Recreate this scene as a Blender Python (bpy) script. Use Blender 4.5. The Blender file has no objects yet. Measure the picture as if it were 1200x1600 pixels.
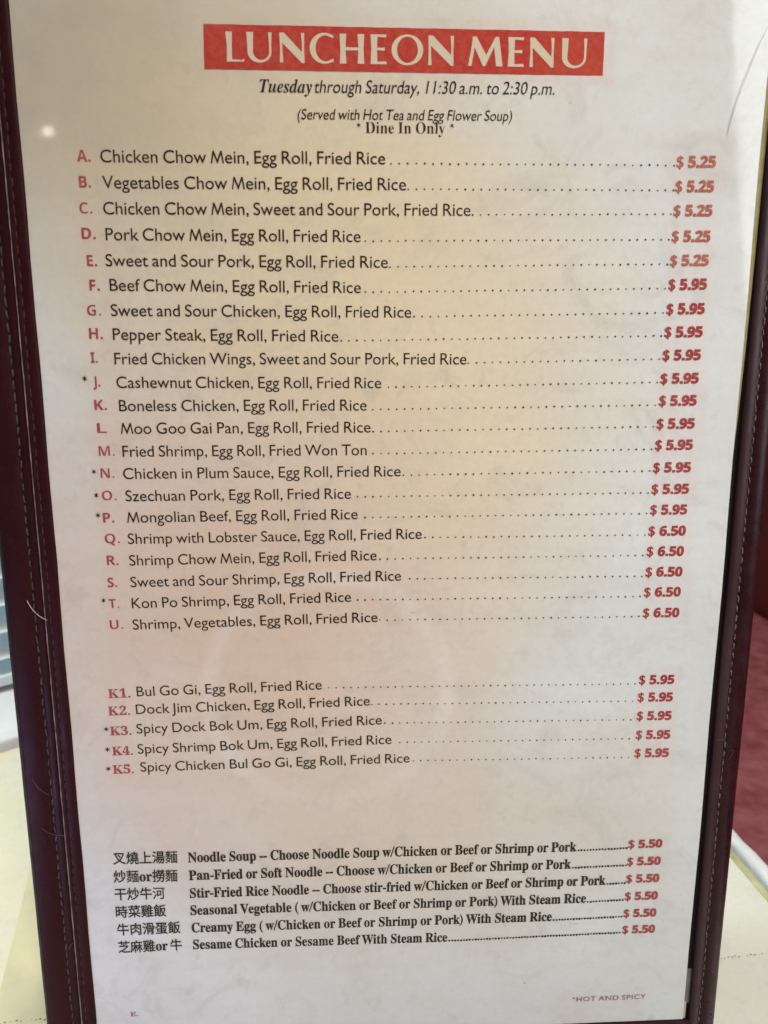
import bpy, bmesh, math, random
from mathutils import Vector, Matrix, Quaternion
from mathutils.geometry import tessellate_polygon

random.seed(7)
SC = bpy.context.scene
COL = SC.collection
R = math.radians

# ---------------------------------------------------------------- camera, world, lights, exposure
cd = bpy.data.cameras.new('camera')
cam = bpy.data.objects.new('camera', cd)
COL.objects.link(cam)
SC.camera = cam
cd.sensor_fit = 'HORIZONTAL'
cd.sensor_width = 4.2                       # a phone held upright
cd.lens = 4.2
cd.clip_start, cd.clip_end = 0.01, 30.0
right = Vector((0.9988196726, -0.0484613016, 0.0032808220))
down = Vector((-0.0095799005, -0.2627657406, -0.9648121014))
fwd = Vector((0.0476181379, 0.9636418774, -0.2629198455))
m = Matrix((right, -down, -fwd)).transposed().to_4x4()
m.translation = Vector((-0.0114283531, -0.2312740506, 0.2656062651))
cam.matrix_world = m
cd.dof.use_dof = True
cd.dof.focus_distance = 0.258
cd.dof.aperture_fstop = 3.0

world = bpy.data.worlds.new('World')
SC.world = world
world.use_nodes = True
world.node_tree.nodes['Background'].inputs[0].default_value = (0.86, 0.90, 1.0, 1)
world.node_tree.nodes['Background'].inputs[1].default_value = 0.15
SC.view_settings.view_transform = 'Standard'
SC.view_settings.look = 'None'
SC.view_settings.exposure = 0.0
SC.view_settings.gamma = 1.0
SC.view_settings.use_curve_mapping = False


def area(name, loc, target, power, color, sx, sy=None, shape='RECTANGLE'):
    ld = bpy.data.lights.new(name, 'AREA')
    ld.energy, ld.color = power, color
    ld.shape = shape
    ld.size = sx
    if shape == 'RECTANGLE':
        ld.size_y = sy
    o = bpy.data.objects.new(name, ld)
    COL.objects.link(o)
    o.location = loc
    o.rotation_euler = (Vector(target) - Vector(loc)).to_track_quat('-Z', 'Y').to_euler()
    return o


# daylight from the window side (cool, front right), a warm ceiling light with an added page spot and table fill, an added violet fill from the low left,
# the window at the table's far end, and the small lamp whose image glints in the laminate
def spot(name, loc, target, power, color, deg, blend, radius):
    ld = bpy.data.lights.new(name, 'SPOT')
    ld.energy, ld.color = power, color
    ld.spot_size, ld.spot_blend, ld.shadow_soft_size = R(deg), blend, radius
    o = bpy.data.objects.new(name, ld)
    COL.objects.link(o)
    o.location = loc
    o.rotation_euler = (Vector(target) - Vector(loc)).to_track_quat('-Z', 'Y').to_euler()
    return o


wd = area('window_daylight', (0.55, -0.44, 0.44), (0.13, 0, 0.21), 0.80, (0.90, 0.975, 1.0), 0.4, 0.6)
wd.data.spread = R(62)
area('ceiling_light', (0.10, -0.50, 1.45), (0, 0, 0.2), 1.6, (1.0, 0.83, 0.62), 0.5, 0.5)
area('table_fill', (0.35, 0.55, 1.25), (0.25, 0.30, 0), 8.0, (1.0, 0.96, 0.88), 0.5, 0.5)  # unseen lamp, added to brighten the table and the bench
spot('page_fill_spot', (0.22, -0.62, 0.95), (0.0, 0, 0.265), 14.0, (1.0, 0.85, 0.68), 30, 1.0, 0.06)  # added spot: its soft cone leaves the lower corners of the sheet dimmer
area('violet_fill', (-0.27, -0.15, 0.01), (-0.10, 0, 0.04), 0.36, (0.46, 0.46, 1.0), 0.12, 0.10)  # made-up violet lamp, added to tint the lower left of the sheet
area('window_backlight', (-0.33, 0.20, 0.42), (-0.18, 0.10, 0.0), 2.4, (0.94, 0.99, 1.0), 0.35, 0.2)
area('glint_lamp', (-0.50768, -1.15781, 0.71179), (-0.09327, 0.00764, 0.3118), 0.009, (1.0, 0.93, 0.8), 0.009, shape='DISK')
PANE_EMIT = 0.55


# ---------------------------------------------------------------- helpers
def obj(name, bm_or_mesh, mats, parent=None, smooth=False, matrix=None):
    if isinstance(bm_or_mesh, bmesh.types.BMesh):
        me = bpy.data.meshes.new(name)
        bm_or_mesh.to_mesh(me)
        bm_or_mesh.free()
    else:
        me = bm_or_mesh
    for mt in (mats if isinstance(mats, (list, tuple)) else [mats]):
        me.materials.append(mt)
    if smooth:
        for p in me.polygons:
            p.use_smooth = True
    o = bpy.data.objects.new(name, me)
    COL.objects.link(o)
    if parent:
        o.parent = parent
    if matrix is not None:
        o.matrix_local = matrix
    return o


def thing(name, label, cat, matrix=None, group=None):
    o = bpy.data.objects.new(name, None)
    o.empty_display_size = 0.03
    COL.objects.link(o)
    if matrix is not None:
        o.matrix_world = matrix
    tag(o, label, cat, group)
    return o


def tag(o, label, cat, group=None):
    o['label'] = label
    o['category'] = cat
    if group:
        o['group'] = group
    return o


def box_bm(x0, x1, y0, y1, z0, z1, bev=0.0, seg=3, bm=None):
    bm = bm or bmesh.new()
    r = bmesh.ops.create_cube(bm, size=1.0)
    vs = r['verts']
    for v in vs:
        v.co = Vector(((x0 + x1) / 2 + v.co.x * (x1 - x0), (y0 + y1) / 2 + v.co.y * (y1 - y0), (z0 + z1) / 2 + v.co.z * (z1 - z0)))
    if bev:
        es = list({e for v in vs for e in v.link_edges})
        bmesh.ops.bevel(bm, geom=es, offset=bev, segments=seg, profile=0.5, affect='EDGES')
    return bm


def tube_bm(pts, r, bm=None, sides=6, taper=True):
    bm = bm or bmesh.new()
    rings = []
    n = len(pts)
    for i, p in enumerate(pts):
        a = pts[max(i - 1, 0)]
        b = pts[min(i + 1, n - 1)]
        t = (b - a).normalized()
        u = t.orthogonal().normalized()
        w = t.cross(u)
        rr = r * (0.35 if taper and i in (0, n - 1) else 1.0)
        rings.append([bm.verts.new(p + (u * math.cos(2 * math.pi * k / sides) + w * math.sin(2 * math.pi * k / sides)) * rr) for k in range(sides)])
    for i in range(n - 1):
        for k in range(sides):
            bm.faces.new((rings[i][k], rings[i][(k + 1) % sides], rings[i + 1][(k + 1) % sides], rings[i + 1][k]))
    bm.faces.new(list(reversed(rings[0])))
    bm.faces.new(rings[-1])
    return bm


def extrude_outline(pts, z0, z1, bev=0.0, seg=4):
    bm = bmesh.new()
    vs = [bm.verts.new((x, y, z0)) for x, y in pts]
    f = bm.faces.new(vs)
    r = bmesh.ops.extrude_face_region(bm, geom=[f])
    for g in r['geom']:
        if isinstance(g, bmesh.types.BMVert):
            g.co.z = z1
    bmesh.ops.recalc_face_normals(bm, faces=bm.faces)
    if bev:
        bmesh.ops.bevel(bm, geom=[e for e in bm.edges if abs(e.verts[0].co.z - e.verts[1].co.z) < 1e-6], offset=bev, segments=seg, profile=0.5, affect='EDGES')
    return bm


# ---------------------------------------------------------------- materials
def mat(name):
    mt = bpy.data.materials.new(name)
    mt.use_nodes = True
    nt = mt.node_tree
    return mt, nt, nt.nodes['Principled BSDF']


def node(nt, typ, **kw):
    n = nt.nodes.new(typ)
    for k, v in kw.items():
        setattr(n, k, v)
    return n


def noise(nt, vec, scale, detail=3.0, rough=0.55, dist=0.0):
    n = node(nt, 'ShaderNodeTexNoise')
    n.inputs['Scale'].default_value = scale
    n.inputs['Detail'].default_value = detail
    n.inputs['Roughness'].default_value = rough
    n.inputs['Distortion'].default_value = dist
    nt.links.new(vec, n.inputs['Vector'])
    return n.outputs['Fac']


def ramp(nt, fac, a, b, ca=(0, 0, 0, 1), cb=(1, 1, 1, 1)):
    n = node(nt, 'ShaderNodeValToRGB')
    n.color_ramp.elements[0].position, n.color_ramp.elements[0].color = a, ca
    n.color_ramp.elements[1].position, n.color_ramp.elements[1].color = b, cb
    nt.links.new(fac, n.inputs[0])
    return n.outputs[0]


def mix(nt, fac, a, b, mode='MIX'):
    n = node(nt, 'ShaderNodeMixRGB', blend_type=mode)
    for s, v in ((0, fac), (1, a), (2, b)):
        if isinstance(v, (int, float)):
            n.inputs[s].default_value = v
        elif isinstance(v, tuple):
            n.inputs[s].default_value = (*v[:3], 1)
        else:
            nt.links.new(v, n.inputs[s])
    return n.outputs[0]


def math_n(nt, op, a, b=None):
    n = node(nt, 'ShaderNodeMath', operation=op)
    for s, v in ((0, a), (1, b)):
        if v is None:
            continue
        if isinstance(v, (int, float)):
            n.inputs[s].default_value = v
        else:
            nt.links.new(v, n.inputs[s])
    return n.outputs[0]


def mapped(nt, vec, sx, sy, sz):
    n = node(nt, 'ShaderNodeMapping')
    n.inputs['Scale'].default_value = (sx, sy, sz)
    nt.links.new(vec, n.inputs['Vector'])
    return n.outputs[0]


def coords(nt):
    return node(nt, 'ShaderNodeTexCoord').outputs['Object']


def bump(nt, h, strength, dist=0.001):
    n = node(nt, 'ShaderNodeBump')
    n.inputs['Strength'].default_value = strength
    n.inputs['Distance'].default_value = dist
    nt.links.new(h, n.inputs['Height'])
    return n.outputs[0]


def band(nt, x, a, b, soft):
    """1 between a and b, falling to 0 over soft on either side"""
    n1 = node(nt, 'ShaderNodeMapRange', interpolation_type='SMOOTHSTEP')
    n2 = node(nt, 'ShaderNodeMapRange', interpolation_type='SMOOTHSTEP')
    for n, lo, hi in ((n1, a - soft, a), (n2, b + soft, b)):
        n.inputs['From Min'].default_value = lo
        n.inputs['From Max'].default_value = hi
        nt.links.new(x, n.inputs['Value'])
    return math_n(nt, 'MULTIPLY', n1.outputs[0], n2.outputs[0])


def film(nt, bs, vec):
    """the clear laminate over the sheet and over everything printed on it"""
    bs.inputs['Coat Weight'].default_value = COAT
    bs.inputs['Coat Roughness'].default_value = 0.05
    bs.inputs['Coat IOR'].default_value = 1.5
    bs.inputs['Specular IOR Level'].default_value = 0.1
    b = bump(nt, noise(nt, vec, 26, 2), 0.2, 0.0005)
    nt.links.new(b, bs.inputs['Coat Normal'])


COAT = 1.0


def paper_material():
    mt, nt, bs = mat('menu_paper')
    co = coords(nt)
    sep = node(nt, 'ShaderNodeSeparateXYZ')
    nt.links.new(co, sep.inputs[0])
    X, Y = sep.outputs[0], sep.outputs[1]
    c = mix(nt, ramp(nt, noise(nt, co, 16, 4, 0.6), 0.32, 0.68), PAPER_A, PAPER_B)
    # print tone behind the copied columns: a slightly pink cast, as a colour copier leaves it
    def rect(u0, u1, v0, v1, soft=0.004):
        return math_n(nt, 'MULTIPLY', band(nt, X, u0 / 1000, u1 / 1000, soft), band(nt, Y, 0.203 - v1 / 1000, 0.203 - v0 / 1000, soft))
    wob = ramp(nt, noise(nt, co, 90, 4), 0.3, 0.7, (.45, .45, .45, 1), (1, 1, 1, 1))
    for r, k in (((-86, -78, -104, 40), 0.28), ((-80, 15, -104, 40), 0.10), ((86, 98, -104, 36, ), 0.15), ((85, 98, 54, 88, 0.002), 0.20), ((-88, -70, 56, 90), 0.25), ((-70, 25, 56, 88), 0.14), ((87, 99, 115, 134, 0.002), 0.14), ((62, 92, 180, 190), 0.16), ((-52, 65, -139, -124, 0.002), 0.25)):
        f = math_n(nt, 'MULTIPLY', rect(*r), math_n(nt, 'MULTIPLY', wob, k))
        c = mix(nt, f, c, (0.74, 0.44, 0.37))
    # broad irregular patches: paper yellowing and pink print tone, plus light fall-off painted in
    def patch(cu, cv, ru, rv, k, rgb, c, seed):
        ex = math_n(nt, 'DIVIDE', math_n(nt, 'SUBTRACT', X, cu / 1000), ru / 1000)
        ey = math_n(nt, 'DIVIDE', math_n(nt, 'SUBTRACT', Y, 0.203 - cv / 1000), rv / 1000)
        d = math_n(nt, 'SQRT', math_n(nt, 'ADD', math_n(nt, 'MULTIPLY', ex, ex), math_n(nt, 'MULTIPLY', ey, ey)))
        d = math_n(nt, 'ADD', d, math_n(nt, 'MULTIPLY', math_n(nt, 'SUBTRACT', noise(nt, mapped(nt, co, seed, seed, seed), 3.0, 5, 0.6), 0.5), 0.9))
        return mix(nt, math_n(nt, 'MULTIPLY', ramp(nt, d, 0.25, 1.15, (1, 1, 1, 1), (0, 0, 0, 1)), k), c, rgb)
    c = patch(-75, -125, 75, 70, 0.9, (0.54, 0.46, 0.33), c, 5.0)  # the dimmer upper left, painted into the paper colour
    c = patch(-15, -70, 95, 100, 0.85, (0.76, 0.62, 0.40), c, 6.0)
    c = patch(15, -20, 75, 100, 0.75, (0.80, 0.66, 0.46), c, 7.0)
    c = patch(-45, 40, 95, 105, 0.95, (0.72, 0.54, 0.42), c, 8.0)
    c = patch(0, 112, 115, 60, 0.75, (0.70, 0.575, 0.46), c, 9.0)
    # faint lighter ring painted in for the round reflection in the laminate
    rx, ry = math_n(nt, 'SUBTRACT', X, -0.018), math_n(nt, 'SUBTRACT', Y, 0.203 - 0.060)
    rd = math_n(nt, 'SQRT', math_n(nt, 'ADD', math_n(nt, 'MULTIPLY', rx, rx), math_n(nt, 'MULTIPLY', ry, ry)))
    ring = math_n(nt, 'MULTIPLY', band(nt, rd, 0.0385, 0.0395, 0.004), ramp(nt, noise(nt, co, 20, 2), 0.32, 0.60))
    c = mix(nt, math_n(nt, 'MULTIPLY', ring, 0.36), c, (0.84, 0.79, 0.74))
    st = ramp(nt, noise(nt, mapped(nt, co, 14, 120, 1), 1.0, 4, 0.6), 0.45, 0.75)
    c = mix(nt, math_n(nt, 'MULTIPLY', st, 0.13), c, (0.50, 0.44, 0.37))
    fine = ramp(nt, noise(nt, co, 420, 5, 0.7), 0.25, 0.75, (.94, .937, .93, 1), (1.02, 1.02, 1.02, 1))
    c = mix(nt, 1.0, c, fine, 'MULTIPLY')
    blotch = ramp(nt, noise(nt, co, 130, 4, 0.65, 0.6), 0.56, 0.74)
    c = mix(nt, math_n(nt, 'MULTIPLY', blotch, 0.24), c, (0.42, 0.37, 0.31))
    smear = ramp(nt, noise(nt, co, 48, 6, 0.68, 1.2), 0.52, 0.72)
    c = mix(nt, math_n(nt, 'MULTIPLY', smear, 0.34), c, (0.46, 0.42, 0.36))
    vo = node(nt, 'ShaderNodeTexVoronoi')
    vo.inputs['Scale'].default_value = 38
    nt.links.new(co, vo.inputs['Vector'])
    dots = ramp(nt, vo.outputs['Distance'], 0.012, 0.03, (1, 1, 1, 1), (0, 0, 0, 1))
    keep = ramp(nt, noise(nt, co, 22, 2), 0.55, 0.6)
    c = mix(nt, math_n(nt, 'MULTIPLY', math_n(nt, 'MULTIPLY', dots, keep), 0.5), c, (0.12, 0.10, 0.09))
    nt.links.new(c, bs.inputs['Base Color'])
    bs.inputs['Roughness'].default_value = 0.75
    film(nt, bs, co)
    return mt


def ink_material(name, rgb, fade=0.25, pale=(0.55, 0.45, 0.36), scale=420):
    mt, nt, bs = mat(name)
    co = coords(nt)
    f = ramp(nt, noise(nt, co, scale, 4, 0.65), 0.42, 0.75)
    f2 = ramp(nt, noise(nt, co, 45, 2), 0.35, 0.75)
    c = mix(nt, math_n(nt, 'MULTIPLY', f, fade), rgb, pale)
    c = mix(nt, math_n(nt, 'MULTIPLY', f2, fade * 0.55), c, pale)
    nt.links.new(c, bs.inputs['Base Color'])
    bs.inputs['Roughness'].default_value = 0.75
    film(nt, bs, co)
    return mt


def leather_material(name, rgb, rgb2, rough=0.42, spec=0.15):
    mt, nt, bs = mat(name)
    co = coords(nt)
    c = mix(nt, ramp(nt, noise(nt, co, 30, 4), 0.3, 0.7), rgb, rgb2)
    c = mix(nt, math_n(nt, 'MULTIPLY', ramp(nt, noise(nt, co, 700, 3), 0.55, 0.85), 0.3), c, (0.08, 0.03, 0.035))
    # a violet pen mark near the lower outer corner
    nt.links.new(c, bs.inputs['Base Color'])
    rr = ramp(nt, noise(nt, co, 160, 3), 0.3, 0.7, (rough - .1,) * 3 + (1,), (rough + .12,) * 3 + (1,))
    nt.links.new(rr, bs.inputs['Roughness'])
    h = mix(nt, 0.5, noise(nt, co, 1500, 3, 0.6), noise(nt, co, 420, 2))
    nt.links.new(bump(nt, h, 0.45, 0.0002), bs.inputs['Normal'])
    bs.inputs['Specular IOR Level'].default_value = spec
    return mt


def plain(name, rgb, rough=0.6, var=0.12, scale=200, bumpd=0.0, spec=0.5, coat=0.0):
    mt, nt, bs = mat(name)
    co = coords(nt)
    v = ramp(nt, noise(nt, co, scale, 4), 0.3, 0.7, (1 - var,) * 3 + (1,), (1 + var * .4,) * 3 + (1,))
    nt.links.new(mix(nt, 1.0, rgb, v, 'MULTIPLY'), bs.inputs['Base Color'])
    bs.inputs['Roughness'].default_value = rough
    bs.inputs['Specular IOR Level'].default_value = spec
    bs.inputs['Coat Weight'].default_value = coat
    if bumpd:
        nt.links.new(bump(nt, noise(nt, co, scale, 4), 0.6, bumpd), bs.inputs['Normal'])
    return mt


PAPER_A, PAPER_B = (0.68, 0.66, 0.63), (0.76, 0.75, 0.73)
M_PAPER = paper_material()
M_INK = ink_material('dark_ink', (0.028, 0.013, 0.006), 0.14, (0.26, 0.16, 0.09))
M_INK_BOLD = ink_material('black_ink', (0.014, 0.009, 0.008), 0.10, (0.2, 0.15, 0.12))
M_DOT = ink_material('dot_ink', (0.030, 0.022, 0.018), 0.25, (0.35, 0.3, 0.26))
M_RED = ink_material('faded_red_ink', (0.36, 0.038, 0.050), 0.35, (0.56, 0.24, 0.23))
M_PRICE_FADED = ink_material('faded_orange_ink', (0.42, 0.095, 0.060), 0.45, (0.55, 0.28, 0.20), 520)
M_PRICE = ink_material('price_red_ink', (0.36, 0.030, 0.032), 0.35, (0.5, 0.18, 0.15), 520)
M_BANNER = ink_material('banner_red_ink', (0.46, 0.034, 0.024), 0.5, (0.58, 0.13, 0.075), 520)
M_TITLE = ink_material('title_paper', (0.69, 0.58, 0.43), 0.3, (0.60, 0.46, 0.32), 500)
M_NOTE = ink_material('purple_red_ink', (0.26, 0.06, 0.075), 0.6, (0.6, 0.42, 0.42))
M_CREASE = ink_material('crease_grey', (0.40, 0.39, 0.37), 0.8, (0.66, 0.64, 0.60))
M_LEATHER = leather_material('maroon_leatherette', (0.021, 0.0042, 0.0058), (0.036, 0.0070, 0.0090), 0.30, 0.26)
M_LEATHER_STRIP = leather_material('grey_brown_leatherette', (0.034, 0.0135, 0.0155), (0.056, 0.025, 0.028), 0.42, 0.22)  # lighter, greyer tone for the flat inner half of the border
M_LEATHER_WING = leather_material('wing_leatherette', (0.026, 0.0050, 0.0062), (0.038, 0.0075, 0.0090), 0.42, 0.09)
M_LEATHER_IN = leather_material('brown_leatherette', (0.024, 0.008, 0.010), (0.036, 0.012, 0.015), 0.5)
M_LEATHER_DK = leather_material('dark_leatherette', (0.010, 0.006, 0.007), (0.016, 0.009, 0.010), 0.55)
M_THREAD = plain('pale_thread', (0.175, 0.115, 0.115), 0.7, 0.7, 900)
M_THREAD_DK = plain('dark_thread', (0.075, 0.055, 0.052), 0.7, 0.6, 900)
M_THREAD_RED = plain('maroon_thread', (0.07, 0.02, 0.026), 0.7, 0.4, 900)
M_BIND = plain('worn_edge', (0.30, 0.24, 0.24), 0.55, 0.75, 260)
M_OLIVE = plain('yellowed_sheet_edge', (0.34, 0.27, 0.10), 0.6, 0.3, 300)
M_POCKET = plain('grey_pocket_film', (0.16, 0.145, 0.135), 0.35, 0.2, 300)
M_TAPE = plain('beige_tape', (0.50, 0.44, 0.32), 0.5, 0.2, 300)
M_HAIR = plain('white_fibre', (0.60, 0.52, 0.54), 0.5, 0.1, 400)
M_FIBRE = plain('grey_fibre', (0.26, 0.19, 0.20), 0.6, 0.3, 400)
M_SCUFF = plain('violet_pen', (0.10, 0.06, 0.22), 0.5, 0.7, 900)

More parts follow.
